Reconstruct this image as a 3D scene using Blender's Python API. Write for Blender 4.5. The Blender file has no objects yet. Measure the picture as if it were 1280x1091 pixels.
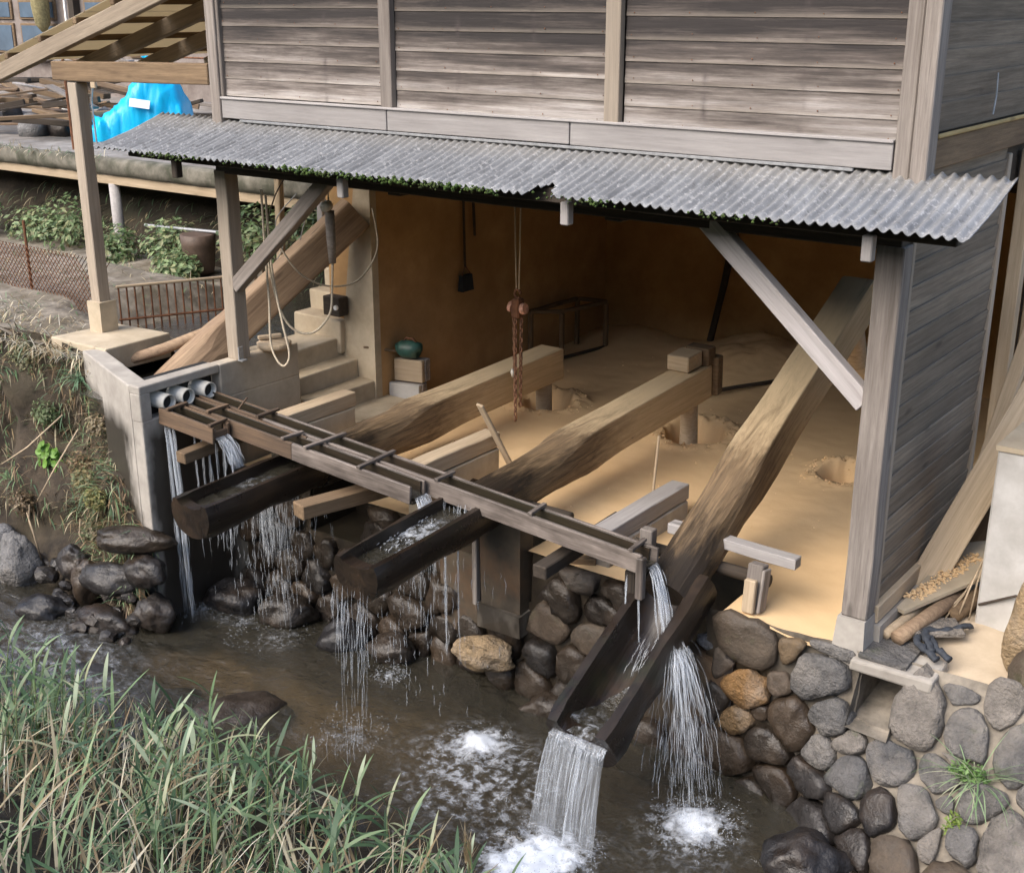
import bpy, bmesh, math, random
from mathutils import Vector, Matrix, noise
V = Vector
rnd = random.Random(11)
R = math.radians
S = bpy.context.scene
COL = S.collection

# ------------------------------------------------------------------ camera
cd = bpy.data.cameras.new('camera'); cam = bpy.data.objects.new('camera', cd); COL.objects.link(cam)
cam.location = (2.252, -6.402, 3.5)
cam.rotation_euler = (R(90 - 19.16), 0, R(36.5))
cd.sensor_fit = 'HORIZONTAL'; cd.sensor_width = 36; cd.lens = 44.13
cd.clip_start = .05; cd.clip_end = 2000
S.camera = cam
# ------------------------------------------------------------------ sky, sun, exposure
SUN_EL, SUN_AZ = R(42), R(198)
w = bpy.data.worlds.new('World'); S.world = w; w.use_nodes = True
nt = w.node_tree; nt.nodes.clear()
sky = nt.nodes.new('ShaderNodeTexSky'); sky.sky_type = 'NISHITA'; sky.sun_disc = False
sky.sun_elevation = SUN_EL; sky.sun_rotation = SUN_AZ; sky.dust_density = 3.5; sky.air_density = 1.0; sky.ozone_density = .6
bg = nt.nodes.new('ShaderNodeBackground'); bg.inputs['Strength'].default_value = .15
wo = nt.nodes.new('ShaderNodeOutputWorld')
nt.links.new(sky.outputs[0], bg.inputs[0]); nt.links.new(bg.outputs[0], wo.inputs[0])
sd = V((math.sin(SUN_AZ) * math.cos(SUN_EL), math.cos(SUN_AZ) * math.cos(SUN_EL), math.sin(SUN_EL)))
sl = bpy.data.lights.new('sun', 'SUN'); sl.energy = 1.35; sl.angle = R(55); sl.color = (1, .965, .92)
so = bpy.data.objects.new('sun', sl); COL.objects.link(so); so.rotation_euler = sd.to_track_quat('Z', 'Y').to_euler()
so.location = (0, -8, 12)
S.view_settings.view_transform = 'Standard'; S.view_settings.look = 'None'
S.view_settings.exposure = 1.12; S.view_settings.gamma = 1; S.view_settings.use_curve_mapping = False
S.render.engine = 'CYCLES'
S.cycles.use_denoising = True
S.cycles.max_bounces = 9; S.cycles.diffuse_bounces = 5; S.cycles.transparent_max_bounces = 16
S.cycles.caustics_reflective = False; S.cycles.caustics_refractive = False

# ------------------------------------------------------------------ node helpers
class NT:
    def __init__(s, name):
        s.m = bpy.data.materials.new(name); s.m.use_nodes = True
        s.t = s.m.node_tree; s.t.nodes.clear()
        s.out = s.n('OutputMaterial'); s.b = s.n('BsdfPrincipled')
        s.l(s.b, 0, s.out, 0)
    def n(s, ty): return s.t.nodes.new('ShaderNode' + ty)
    def l(s, a, ai, b, bi): s.t.links.new(a.outputs[ai], b.inputs[bi])
    def src(s, a):  # (node, idx) or node
        return a if isinstance(a, tuple) else (a, 0)
    def set(s, node, i, v):
        if isinstance(v, tuple) and len(v) == 2 and hasattr(v[0], 'outputs'): s.l(v[0], v[1], node, i)
        elif hasattr(v, 'outputs'): s.l(v, 0, node, i)
        else:
            if isinstance(v, tuple) and len(v) == 3 and len(getattr(node.inputs[i], 'default_value', (0,) * 3)) == 4: v = (*v, 1)
            node.inputs[i].default_value = v
    def math(s, op, a, b=0.0, clamp=False):
        n = s.n('Math'); n.operation = op; n.use_clamp = clamp
        s.set(n, 0, a); s.set(n, 1, b); return n
    def mix(s, f, a, b, mode='MIX'):
        n = s.n('MixRGB'); n.blend_type = mode
        s.set(n, 0, f); s.set(n, 1, a); s.set(n, 2, b); return n
    def ramp(s, f, stops):
        n = s.n('ValToRGB'); s.set(n, 0, f); e = n.color_ramp.elements
        while len(e) < len(stops): e.new(.5)
        for i, (p, c) in enumerate(stops):
            e[i].position = p; e[i].color = (*c, 1) if not isinstance(c, (int, float)) else (c, c, c, 1)
        return n
    def rng(s, f, a, b, c=0.0, d=1.0):
        n = s.n('MapRange'); s.set(n, 0, f)
        for i, v in enumerate((a, b, c, d)): n.inputs[1 + i].default_value = v
        return n
    def coord(s, which='Object', rand=True):
        if which == 'World': c = (s.n('NewGeometry'), 0)
        else: c = (s.n('TexCoord'), {'Generated': 0, 'UV': 2, 'Object': 3}[which])
        if rand and which == 'Object':
            oi = s.n('ObjectInfo'); k = s.math('MULTIPLY', (oi, 5), 61.0)
            a = s.n('VectorMath'); a.operation = 'ADD'; s.set(a, 0, c); s.l(k, 0, a, 1); c = (a, 0)
        return c
    def noise(s, c, scale, detail=5, rough=.6, stretch=None, dist=0):
        if stretch:
            m = s.n('Mapping'); s.set(m, 0, c); m.inputs['Scale'].default_value = stretch; c = (m, 0)
        n = s.n('TexNoise'); s.set(n, 'Vector', c); n.inputs['Scale'].default_value = scale
        n.inputs['Detail'].default_value = detail; n.inputs['Roughness'].default_value = rough; n.inputs['Distortion'].default_value = dist
        return (n, 0)
    def bump(s, h, strength, dist=.02):
        n = s.n('Bump'); s.set(n, 'Height', h); n.inputs['Strength'].default_value = strength; n.inputs['Distance'].default_value = dist
        s.l(n, 0, s.b, 'Normal'); return n
    def vary(s, col, amt):
        oi = s.n('ObjectInfo'); v = s.rng((oi, 5), 0, 1, 1 - amt, 1 + amt)
        h = s.n('HueSaturation'); s.l(v, 0, h, 'Value'); s.set(h, 'Color', col); return (h, 0)
    def base(s, c): s.set(s.b, 'Base Color', c)
    def rough(s, v): s.set(s.b, 'Roughness', v)

def wood(name, dark, light, rough=.85, st=(2.0, 42, 42), rv=.22, bump=.35, blotch=None, bl_amt=.6, bl_scale=2.2, lo=.3, hi=.68):
    t = NT(name); c = t.coord()
    g = t.noise(c, 1, 8, .74, st, .25)
    col = t.ramp(g, [(lo, dark), (hi, light)])
    b2 = t.noise(c, bl_scale, 4, .6, (.5, 1.2, 1.2))
    mp = t.n('Mapping'); t.set(mp, 0, c); mp.inputs['Scale'].default_value = (1.6, 5, 5)
    vo = t.n('TexVoronoi'); t.l(mp, 0, vo, 'Vector'); vo.inputs['Scale'].default_value = 1.0
    col = t.mix(t.rng((vo, 0), .05, .12, .6, 0), col, tuple(x * .4 for x in dark))
    ck = t.noise(c, 1, 4, .7, (.7, 40, 40), .6)
    col = t.mix(t.rng(ck, .66, .72, 0, .7), col, tuple(x * .35 for x in dark))
    col = t.mix(t.rng(b2, .35, .7, 0, bl_amt), col, blotch or tuple(x * .45 for x in dark))
    t.base(t.vary((col, 0), rv)); t.rough(rough); t.bump(g, bump, .008)
    return t.m

def rough_mat(name, c1, c2, scale=6, c3=None, s3=1.3, a3=.7, rough=.9, bump=.3, rv=.0, which='Object', bd=.01, lo=.35, hi=.65):
    t = NT(name); c = t.coord(which)
    g = t.noise(c, scale, 8, .65)
    col = t.ramp(g, [(lo, c1), (hi, c2)])
    if c3:
        b2 = t.noise(c, s3, 5, .6)
        col = t.mix(t.rng(b2, .45, .65, 0, a3), col, c3)
    cc = (col, 0)
    if rv: cc = t.vary(cc, rv)
    t.base(cc); t.rough(rough)
    f = t.noise(c, scale * 5, 4, .7)
    t.bump(t.math('ADD', g, t.math('MULTIPLY', f, .5)), bump, bd)
    return t.m

def blade_mat(name, trans=.25, rough=.6):
    t = NT(name); a = t.n('Attribute'); a.attribute_name = 'Col'
    t.base((a, 0)); t.rough(rough)
    tr = t.n('BsdfTranslucent'); t.l(a, 0, tr, 0); mx = t.n('MixShader'); mx.inputs[0].default_value = trans
    t.l(t.b, 0, mx, 1); t.l(tr, 0, mx, 2); t.l(mx, 0, t.out, 0)
    return t.m

# ------------------------------------------------------------------ materials
M = {}
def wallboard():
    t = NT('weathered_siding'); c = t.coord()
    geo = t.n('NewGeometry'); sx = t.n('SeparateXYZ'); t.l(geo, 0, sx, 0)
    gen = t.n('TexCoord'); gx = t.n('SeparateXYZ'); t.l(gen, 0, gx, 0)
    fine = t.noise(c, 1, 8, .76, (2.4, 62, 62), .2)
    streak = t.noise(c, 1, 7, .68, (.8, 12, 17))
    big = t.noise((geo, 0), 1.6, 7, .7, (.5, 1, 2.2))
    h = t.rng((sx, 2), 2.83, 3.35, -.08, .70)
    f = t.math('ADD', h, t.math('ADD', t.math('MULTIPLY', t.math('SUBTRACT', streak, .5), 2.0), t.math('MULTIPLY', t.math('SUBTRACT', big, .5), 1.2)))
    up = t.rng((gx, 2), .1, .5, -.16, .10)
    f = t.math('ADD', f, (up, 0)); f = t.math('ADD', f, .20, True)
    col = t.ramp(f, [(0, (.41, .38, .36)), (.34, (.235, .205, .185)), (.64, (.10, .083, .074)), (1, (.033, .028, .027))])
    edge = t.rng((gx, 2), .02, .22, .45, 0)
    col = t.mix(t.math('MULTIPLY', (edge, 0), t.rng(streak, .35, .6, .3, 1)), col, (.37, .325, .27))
    # nail rust smudges where the studs stand behind
    pm = t.math('PINGPONG', (sx, 0), .29)
    sm = t.math('MULTIPLY', t.rng((pm, 0), 0, .03, 1, 0), t.rng(t.noise((geo, 0), 7, 3), .45, .7, 0, .75))
    col = t.mix(sm, col, (.07, .055, .055))
    col = t.mix(.55, col, t.ramp(fine, [(.3, .2), (.66, 1.3)]), 'MULTIPLY')
    t.base(t.vary((col, 0), .14)); t.rough(.85); t.bump(fine, .4, .006)
    return t.m
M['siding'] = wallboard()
M['siding_side'] = wood('side_siding', (.12, .096, .072), (.33, .275, .21), st=(1.4, 40, 40), blotch=(.09, .072, .055), bl_amt=.5)
M['grey_wood'] = wood('grey_wood', (.135, .115, .10), (.33, .295, .265), blotch=(.13, .105, .09), bl_amt=.45)
M['trim_wood'] = wood('trim_wood', (.27, .255, .25), (.42, .40, .39), blotch=(.20, .185, .18), bl_amt=.4)
M['post_wood'] = wood('post_wood', (.25, .205, .16), (.41, .345, .27), blotch=(.31, .27, .225), bl_amt=.4)
M['tan_wood'] = wood('tan_wood', (.33, .25, .16), (.55, .44, .31), blotch=(.42, .33, .23), bl_amt=.5)
M['brown_wood'] = wood('brown_wood', (.10, .065, .036), (.26, .18, .105), blotch=(.08, .05, .03))
M['dark_wood'] = wood('dark_wood', (.028, .022, .017), (.085, .064, .046))
M['wet_wood'] = wood('wet_wood', (.012, .009, .007), (.05, .036, .025), rough=.32, blotch=(.01, .014, .006), bl_amt=.5)
M['flume_wood'] = wood('flume_wood', (.075, .06, .05), (.31, .265, .235), rough=.6, blotch=(.035, .027, .022), bl_amt=.85, bl_scale=4.2)
M['rust_wood'] = wood('rust_stained_wood', (.07, .048, .032), (.25, .16, .095), blotch=(.06, .045, .035), bl_amt=.7)
M['rafter_wood'] = wood('rafter_wood', (.17, .135, .10), (.32, .265, .20), blotch=(.13, .10, .07), bl_amt=.5)
M['yellow_strip'] = wood('bamboo_strip', (.42, .30, .13), (.60, .46, .22), rv=.1)
M['white_wood'] = wood('pale_brace_wood', (.36, .33, .325), (.60, .57, .57), blotch=(.42, .37, .34), bl_amt=.4)
def beam_mat():
    # squared and clay dusted toward the head, axe-cut and charred by wet near the pivot
    t = NT('pounder_beam_wood'); c = t.coord('Object', False)
    sx = t.n('SeparateXYZ'); t.set(sx, 0, c)
    oi = t.n('ObjectInfo')
    g = t.noise(c, 1, 8, .72, (38, 1.8, 38), .4)
    dusty = t.ramp(g, [(.28, (.42, .31, .18)), (.68, (.64, .50, .32))])
    old = t.ramp(g, [(.3, (.06, .042, .026)), (.72, (.30, .205, .115))])
    n2 = t.noise(c, 1, 7, .7, (11, 2.4, 11), .4)
    k = t.math('SUBTRACT', t.math('ADD', (sx, 1), t.math('MULTIPLY', t.math('SUBTRACT', n2, .5), 1.6)), .36)
    col = t.mix(t.rng(k, .35, 1.25, 0, 1), old, dusty)
    cr = t.noise(c, 1, 5, .7, (16, .9, 16), .8)
    col = t.mix(t.rng(cr, .62, .66, 0, .85), col, (.06, .036, .02))
    gn = t.n('NewGeometry'); nz = t.n('SeparateXYZ'); t.l(gn, 1, nz, 0)
    dust = t.math('MULTIPLY', t.rng((nz, 2), .55, .9, 0, .8), t.rng(k, .2, 1.0, 0, 1))
    col = t.mix(t.math('MULTIPLY', dust, t.rng(n2, .3, .6, .5, 1)), col, (.70, .545, .34))
    col = t.mix(t.rng(k, -.1, -.5, 0, .95), col, (.022, .017, .013))
    t.base((col, 0)); t.rough(t.rng(k, -.4, .2, .4, .9)); t.bump(t.math('ADD', g, t.math('MULTIPLY', cr, 1.0)), .55, .012)
    return t.m
M['beam'] = beam_mat()
def bucket_mat():
    t = NT('wet_log'); c = t.coord('Object')
    g = t.noise(c, 1, 7, .65, (20, 1.6, 20), .5)
    col = t.ramp(g, [(.3, (.006, .0045, .004)), (.7, (.028, .019, .013))])
    b = t.noise(c, 3.0, 5, .6)
    col = t.mix(t.rng(b, .54, .72, 0, .5), col, (.06, .032, .014))
    b2 = t.noise(c, 2.3, 5, .6)
    col = t.mix(t.rng(b2, .58, .72, 0, .4), col, (.018, .03, .01))
    t.base((col, 0)); t.rough(t.rng(b, .3, .7, .18, .5)); t.bump(g, .5, .012); return t.m
M['bucket'] = bucket_mat()
M['old_log'] = wood('old_log_wood', (.17, .11, .07), (.44, .32, .21), blotch=(.12, .075, .05), bl_amt=.5)
M['sand'] = rough_mat('clay_sand', (.68, .475, .26), (.79, .575, .335), 2.2, (.62, .425, .225), 1.1, .5, .95, .35, which='World', bd=.012)
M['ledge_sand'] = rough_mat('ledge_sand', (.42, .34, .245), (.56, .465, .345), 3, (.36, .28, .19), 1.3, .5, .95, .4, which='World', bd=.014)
M['clay_wall'] = rough_mat('clay_dusted_wall', (.38, .225, .10), (.50, .32, .15), 3, (.31, .18, .075), 1.0, .6, .95, .15)
M['clay_ceiling'] = rough_mat('soot_ceiling', (.03, .021, .014), (.06, .042, .028), 4)
M['concrete'] = rough_mat('concrete', (.30, .275, .245), (.46, .43, .385), 3.5, (.19, .17, .145), 1.6, .55, .9, .25)
M['concrete_sandy'] = rough_mat('sandy_concrete', (.38, .315, .225), (.55, .47, .35), 3, (.30, .24, .165), 1.4, .5, .92, .25)
def wetconc():
    # dry pale top, stained and water darkened below the pipes
    t = NT('stained_concrete'); c = t.coord('World', False)
    sx = t.n('SeparateXYZ'); t.set(sx, 0, c)
    g = t.noise(c, 4, 8, .65)
    dry = t.ramp(g, [(.35, (.31, .285, .255)), (.65, (.45, .42, .375))])
    sand = t.ramp(g, [(.35, (.40, .33, .235)), (.65, (.53, .45, .335))])
    n2 = t.noise(c, 3, 4, .6, (1, 1, .45))
    dry = t.mix(t.rng(t.math('ADD', (sx, 1), t.math('MULTIPLY', n2, .4)), -.2, .25, 0, 1), dry, sand)
    wy = t.math('ADD', (sx, 1), t.math('MULTIPLY', t.math('SUBTRACT', n2, .5), .35))
    onx = t.math('MULTIPLY', t.rng(wy, -1.0, -.93, 0, 1), t.rng(wy, -.05, -.25, 0, 1))
    below = t.math('MULTIPLY', onx, t.rng(t.math('ADD', (sx, 2), t.math('MULTIPLY', n2, .3)), .72, .55, 0, 1))
    lowst = t.rng(t.math('ADD', (sx, 2), t.math('MULTIPLY', n2, .8)), -.15, -.7, 0, 1)
    wet = t.math('MAXIMUM', below, (lowst, 0))
    col = t.mix(t.math('MULTIPLY', wet, .95), dry, (.022, .017, .012))
    t.base((col, 0)); t.rough(t.rng(wet, 0, 1, .9, .35)); t.bump(g, .3, .01); return t.m
M['concrete_wet'] = wetconc()
M['white_concrete'] = rough_mat('white_concrete', (.44, .43, .41), (.57, .56, .54), 5, (.34, .32, .29), 2.2, .55, .85, .15)
def stone(name, cols, rough, rv=.3, moss=0, spec=.5):
    t = NT(name); c = t.coord()
    oi = t.n('ObjectInfo'); n = len(cols)
    base = t.ramp((oi, 5), [((i + .5) / n, q) for i, q in enumerate(cols)])
    g = t.noise(c, 9, 8, .7); b = t.noise(c, 3.2, 5, .6)
    col = t.mix(.75, base, t.ramp(g, [(.3, .35), (.7, 1.5)]), 'MULTIPLY')
    col = t.mix(t.rng(b, .5, .68, 0, .45), col, (.30, .27, .235) if rough > .6 else (.055, .035, .02))
    if moss:
        mo = t.noise(c, 4, 5, .65); col = t.mix(t.rng(mo, .58, .7, 0, moss), col, (.065, .085, .03))
    t.base((col, 0)); t.rough(rough if rough > .6 else (t.rng(g, .3, .7, rough - .08, rough + .35), 0)); t.bump(t.math('ADD', t.math('MULTIPLY', t.noise(c, 5, 5, .6), 1.6), t.math('ADD', g, t.math('MULTIPLY', t.noise(c, 40, 3), .5))), 1.0 if rough > .6 else .65, .03 if rough > .6 else .014)
    return t.m
M['stone_wet'] = stone('wet_cobble', [(.018, .0135, .010), (.034, .025, .017), (.026, .02, .015), (.05, .035, .023), (.023, .02, .018)], .3)
M['stone_mid'] = stone('damp_cobble', [(.075, .058, .042), (.09, .069, .052), (.13, .088, .046), (.064, .053, .044)], .55, moss=.3)
M['stone_dry'] = stone('dry_cobble', [(.105, .102, .10), (.15, .142, .134), (.09, .09, .093), (.175, .158, .14)], .85, moss=.55)
M['stone_dark'] = stone('dark_wet_rock', [(.018, .017, .018), (.03, .028, .028), (.024, .02, .018)], .28)
M['boulder'] = stone('grey_boulder', [(.15, .15, .155), (.19, .185, .18)], .7)
M['orange_stone'] = stone('orange_stained_stone', [(.24, .135, .05), (.19, .12, .055)], .65)
M['tan_rock'] = stone('tan_rock', [(.33, .235, .13), (.28, .2, .115)], .62)
def mortar():
    t = NT('mortar'); c = t.coord('World', False); sx = t.n('SeparateXYZ'); t.set(sx, 0, c)
    g = t.noise(c, 6, 8, .65); n2 = t.noise(c, 2.5, 4)
    dry = t.ramp(g, [(.3, (.09, .08, .066)), (.7, (.33, .29, .235))])
    damp = t.ramp(g, [(.35, (.016, .012, .008)), (.65, (.055, .041, .026))])
    k = t.math('ADD', (sx, 0), t.math('MULTIPLY', t.math('SUBTRACT', n2, .5), 1.0))
    zz = t.math('ADD', (sx, 2), t.math('MULTIPLY', t.math('SUBTRACT', n2, .5), .5))
    d = t.math('MULTIPLY', t.rng(k, -.55, .25, 0, 1), t.rng(zz, -1.0, -.7, 0, 1))
    d = t.math('MAXIMUM', d, t.math('MULTIPLY', t.rng(k, -.9, -.5, 0, .8), t.rng(zz, -.12, 0, 0, 1)))
    t.base((t.mix(d, damp, dry), 0)); t.rough(t.rng(d, 0, .5, .5, .92)); t.bump(g, .5, .015); return t.m
M['mortar'] = mortar()
def slate():
    t = NT('corrugated_slate'); c = t.coord(); w_ = t.coord('World', False)
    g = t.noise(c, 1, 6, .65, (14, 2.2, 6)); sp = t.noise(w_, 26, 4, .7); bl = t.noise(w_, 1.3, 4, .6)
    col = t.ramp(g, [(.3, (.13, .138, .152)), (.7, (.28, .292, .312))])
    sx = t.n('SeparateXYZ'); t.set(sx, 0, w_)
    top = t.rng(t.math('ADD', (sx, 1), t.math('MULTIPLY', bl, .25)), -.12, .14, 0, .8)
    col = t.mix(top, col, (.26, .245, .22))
    col = t.mix(t.rng(sp, .56, .68, 0, .55), col, (.08, .08, .08))
    col = t.mix(t.rng(t.noise(w_, 34, 4, .75), .55, .66, 0, .65), col, (.50, .51, .53))
    t.base(t.vary((col, 0), .07)); t.rough(.8); t.bump(sp, .25, .006); return t.m
M['slate'] = slate()
M['moss'] = rough_mat('moss', (.02, .045, .01), (.09, .15, .03), 30, (.05, .05, .02), 5, .6, 1, .8)
M['clear_sheet'] = rough_mat('weathered_panel', (.34, .30, .23), (.52, .47, .38), 2, (.30, .25, .17), 1.2, .5)
_t = M['clear_sheet'].node_tree; _b = [n for n in _t.nodes if n.type == 'BSDF_PRINCIPLED'][0]; _o = [n for n in _t.nodes if n.type == 'OUTPUT_MATERIAL'][0]
_tr = _t.nodes.new('ShaderNodeBsdfTranslucent'); _tr.inputs[0].default_value = (.62, .54, .40, 1); _mx = _t.nodes.new('ShaderNodeMixShader'); _mx.inputs[0].default_value = .6
_t.links.new(_b.outputs[0], _mx.inputs[1]); _t.links.new(_tr.outputs[0], _mx.inputs[2]); _t.links.new(_mx.outputs[0], _o.inputs[0])
M['concrete_damp'] = rough_mat('damp_concrete', (.045, .035, .025), (.095, .075, .052), 4, (.16, .085, .04), 3, .5, .6, .3)
M['soil'] = rough_mat('bank_soil', (.022, .017, .012), (.07, .053, .036), 5, (.06, .05, .03), 1.6, .6, .95, .8, which='World', bd=.03)
M['dry_soil'] = rough_mat('dry_path_soil', (.23, .20, .165), (.38, .345, .295), 4, (.17, .14, .10), 1.4, .6, .95, .5, which='World', bd=.02)
M['path_soil'] = rough_mat('path_soil', (.13, .11, .085), (.32, .285, .235), 6, (.10, .08, .05), 2.2, .7, .95, .6, which='World', bd=.02)
M['dark_soil'] = rough_mat('dark_earth', (.018, .014, .010), (.055, .042, .028), 4, (.03, .03, .015), 1.5, .6, .95, .8, which='World', bd=.03)
def bed():
    t = NT('stream_bed'); c = t.coord('World', False)
    a = t.n('Attribute'); a.attribute_name = 'sand'
    g = t.noise(c, 14, 6, .7); n2 = t.noise(c, 2.2, 5, .6)
    d = t.ramp(g, [(.3, (.018, .012, .007)), (.7, (.075, .05, .028))]); s_ = t.ramp(g, [(.3, (.30, .235, .15)), (.7, (.46, .37, .245))])
    f = t.math('ADD', (a, 2), t.math('MULTIPLY', t.math('SUBTRACT', n2, .5), .7), True)
    t.base((t.mix(f, d, s_), 0)); t.rough(.9); t.bump(g, .5, .03); return t.m
M['bed'] = bed()
def water():
    t = NT('stream_water'); c = t.coord('World', False)
    t.t.nodes.remove(t.b)
    n1 = t.noise(c, 5, 5, .6, (1.0, 1.5, 1), .6); n2 = t.noise(c, 22, 4, .65)
    bp = t.n('Bump'); t.set(bp, 'Height', t.math('ADD', n1, t.math('MULTIPLY', n2, .35))); bp.inputs['Strength'].default_value = .6; bp.inputs['Distance'].default_value = .06
    gl = t.n('BsdfGlossy'); gl.inputs['Roughness'].default_value = .06; gl.inputs[0].default_value = (.95, .97, 1, 1); t.l(bp, 0, gl, 'Normal')
    tr = t.n('BsdfTransparent'); tr.inputs[0].default_value = (.74, .66, .52, 1)
    mu = t.n('BsdfDiffuse'); mu.inputs[0].default_value = (.088, .081, .061, 1); t.l(bp, 0, mu, 'Normal')
    m0 = t.n('MixShader'); m0.inputs[0].default_value = .36; t.l(tr, 0, m0, 1); t.l(mu, 0, m0, 2)
    fr = t.n('Fresnel'); fr.inputs[0].default_value = 1.33; t.l(bp, 0, fr, 1)
    m1 = t.n('MixShader'); t.set(m1, 0, t.math('MULTIPLY', (fr, 0), 1.8, True)); t.l(m0, 0, m1, 1); t.l(gl, 0, m1, 2)
    a = t.n('Attribute'); a.attribute_name = 'foam'
    fn = t.noise(c, 7, 6, .62, None, 2.2); fn2 = t.noise(c, 16, 5, .6)
    ridge = t.math('SUBTRACT', 1.0, t.math('MULTIPLY', t.math('ABSOLUTE', t.math('SUBTRACT', fn, .5)), 11.0), True)
    lace = t.math('MULTIPLY', t.math('MULTIPLY', ridge, t.rng(fn2, .44, .64, 0, .55)), t.rng((a, 2), .10, .5, 0, 1))
    core = t.rng(t.math('ADD', t.math('ADD', (a, 2), t.math('MULTIPLY', t.math('SUBTRACT', fn, .5), 1.0)), t.math('MULTIPLY', t.math('SUBTRACT', fn2, .5), 1.5)), .42, 1.10, 0, .88)
    ff = t.math('MAXIMUM', lace, (core, 0))
    fo = t.n('BsdfDiffuse'); fo.inputs[0].default_value = (.68, .73, .80, 1)
    m2 = t.n('MixShader'); t.l(ff, 0, m2, 0); t.l(m1, 0, m2, 1); t.l(fo, 0, m2, 2)
    t.l(m2, 0, t.out, 0); return t.m
M['water'] = water()
def fallmat(name, dens, lo, hi):
    t = NT(name); t.t.nodes.remove(t.b)
    c = t.coord('UV', False)
    n1 = t.noise(c, 1, 5, .7, (30, 1.3, 1), .5); n2 = t.noise(c, 1, 3, .6, (7, 1.6, 1), .6)
    f = t.math('ADD', t.math('MULTIPLY', n1, .7), t.math('MULTIPLY', n2, .45))
    f = t.rng(f, lo, hi, 0.0 if dens < .3 else .05, dens)
    p = t.n('BsdfPrincipled'); p.inputs['Base Color'].default_value = (.62, .68, .76, 1); p.inputs['Roughness'].default_value = .12
    tr = t.n('BsdfTransparent'); mx = t.n('MixShader'); t.l(f, 0, mx, 0); t.l(tr, 0, mx, 1); t.l(p, 0, mx, 2); t.l(mx, 0, t.out, 0)
    return t.m
M['fall'] = fallmat('falling_water', .75, .46, .85)
M['fall_veil'] = fallmat('water_veil', .26, .66, .95)
M['fall_thin'] = fallmat('thin_water_sheet', .50, .42, .92)
def dropm():
    t = NT('water_drops'); t.b.inputs['Base Color'].default_value = (.80, .86, .93, 1); t.rough(.1)
    tr = t.n('BsdfTransparent'); mx = t.n('MixShader'); mx.inputs[0].default_value = .20
    t.l(tr, 0, mx, 1); t.l(t.b, 0, mx, 2); t.l(mx, 0, t.out, 0); return t.m
M['drops'] = dropm()
def plain(name, col, rough=.6, metal=0, nz=0.25, sc=20):
    t = NT(name); c = t.coord(); g = t.noise(c, sc, 5, .65)
    t.base((t.mix(1, col, t.ramp(g, [(.3, 1 - nz), (.7, 1 + nz)]), 'MULTIPLY'), 0)); t.rough(rough); t.b.inputs['Metallic'].default_value = metal
    t.bump(g, .15, .004); return t.m
M['pvc'] = plain('white_pipe', (.62, .60, .54), .4, nz=.1)
M['pipe_dark'] = plain('pipe_inside', (.02, .018, .016), .6)
M['rust'] = plain('rusty_iron', (.17, .075, .038), .85, .2, .45)
M['chain'] = plain('old_chain', (.24, .125, .075), .75, .1, .4, 60)
M['hook_body'] = plain('hoist_paint', (.60, .32, .22), .6, 0, .4, 40)
M['rope'] = plain('rope', (.52, .45, .34), .9, 0, .3, 90)
M['dark_rope'] = plain('dark_cord', (.06, .045, .035), .9)
M['teal'] = plain('teal_enamel', (.03, .085, .07), .45, 0, .45, 12)
M['black_cloth'] = plain('black_cloth', (.035, .042, .055), .75, 0, .5, 25)
M['metal_grey'] = plain('galvanised', (.38, .39, .40), .45, .6, .25)
M['tarp'] = plain('blue_tarp', (.0, .46, .82), .38, 0, .08, 3)
M['white'] = plain('white_paper', (.85, .85, .83), .7, 0, .05)
M['brush'] = plain('dark_bristle', (.02, .025, .03), .9)
M['pot'] = plain('brown_pot', (.09, .06, .045), .6)
M['glass'] = plain('window_glass', (.10, .14, .19), .12, 0, .2, 2)
M['blade'] = blade_mat('grass_blades'); M['leaf'] = blade_mat('leaves', .3, .5)
M['straw'] = plain('dry_vine', (.23, .20, .10), .9, 0, .4)
M['house_wall'] = rough_mat('house_wall', (.16, .13, .115), (.27, .235, .215), 3)
M['asphalt'] = rough_mat('deck_concrete', (.17, .155, .14), (.32, .30, .28), 4, (.11, .09, .07), 1.3, .6, .92, .3, which='World')
M['slab_edge'] = rough_mat('mossy_slab_edge', (.085, .08, .062), (.21, .195, .16), 5, (.03, .036, .018), 3.0, .8, .95, .5, which='World')
M['hill'] = rough_mat('hill_green', (.03, .045, .02), (.07, .085, .035), .5, which='World')

# ------------------------------------------------------------------ object helpers
WM = {}
def link(name, me, mat=None, parent=None, mw=None, smooth=False):
    o = bpy.data.objects.new(name, me); COL.objects.link(o)
    if mat is not None and me is not None and not me.materials: me.materials.append(M[mat] if isinstance(mat, str) else mat)
    mw = mw or Matrix.Identity(4); WM[o] = mw
    if parent is not None:
        o.parent = parent; o.matrix_parent_inverse = WM[parent].inverted()
    o.matrix_basis = mw
    if smooth and me: me.polygons.foreach_set('use_smooth', [True] * len(me.polygons))
    return o
def tag(o, label, cat, group=None, kind=None):
    o['label'] = label; o['category'] = cat
    if group: o['group'] = group
    if kind: o['kind'] = kind
    return o
def thing(name, label, cat, loc=(0, 0, 0), group=None, rot=None):
    mw = Matrix.Translation(loc)
    if rot is not None: mw = mw @ rot.to_4x4()
    return tag(link(name, None, None, None, mw), label, cat, group)
def struct(o): o['kind'] = 'structure'; return o
def stuff(o): o['kind'] = 'stuff'; return o
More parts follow.
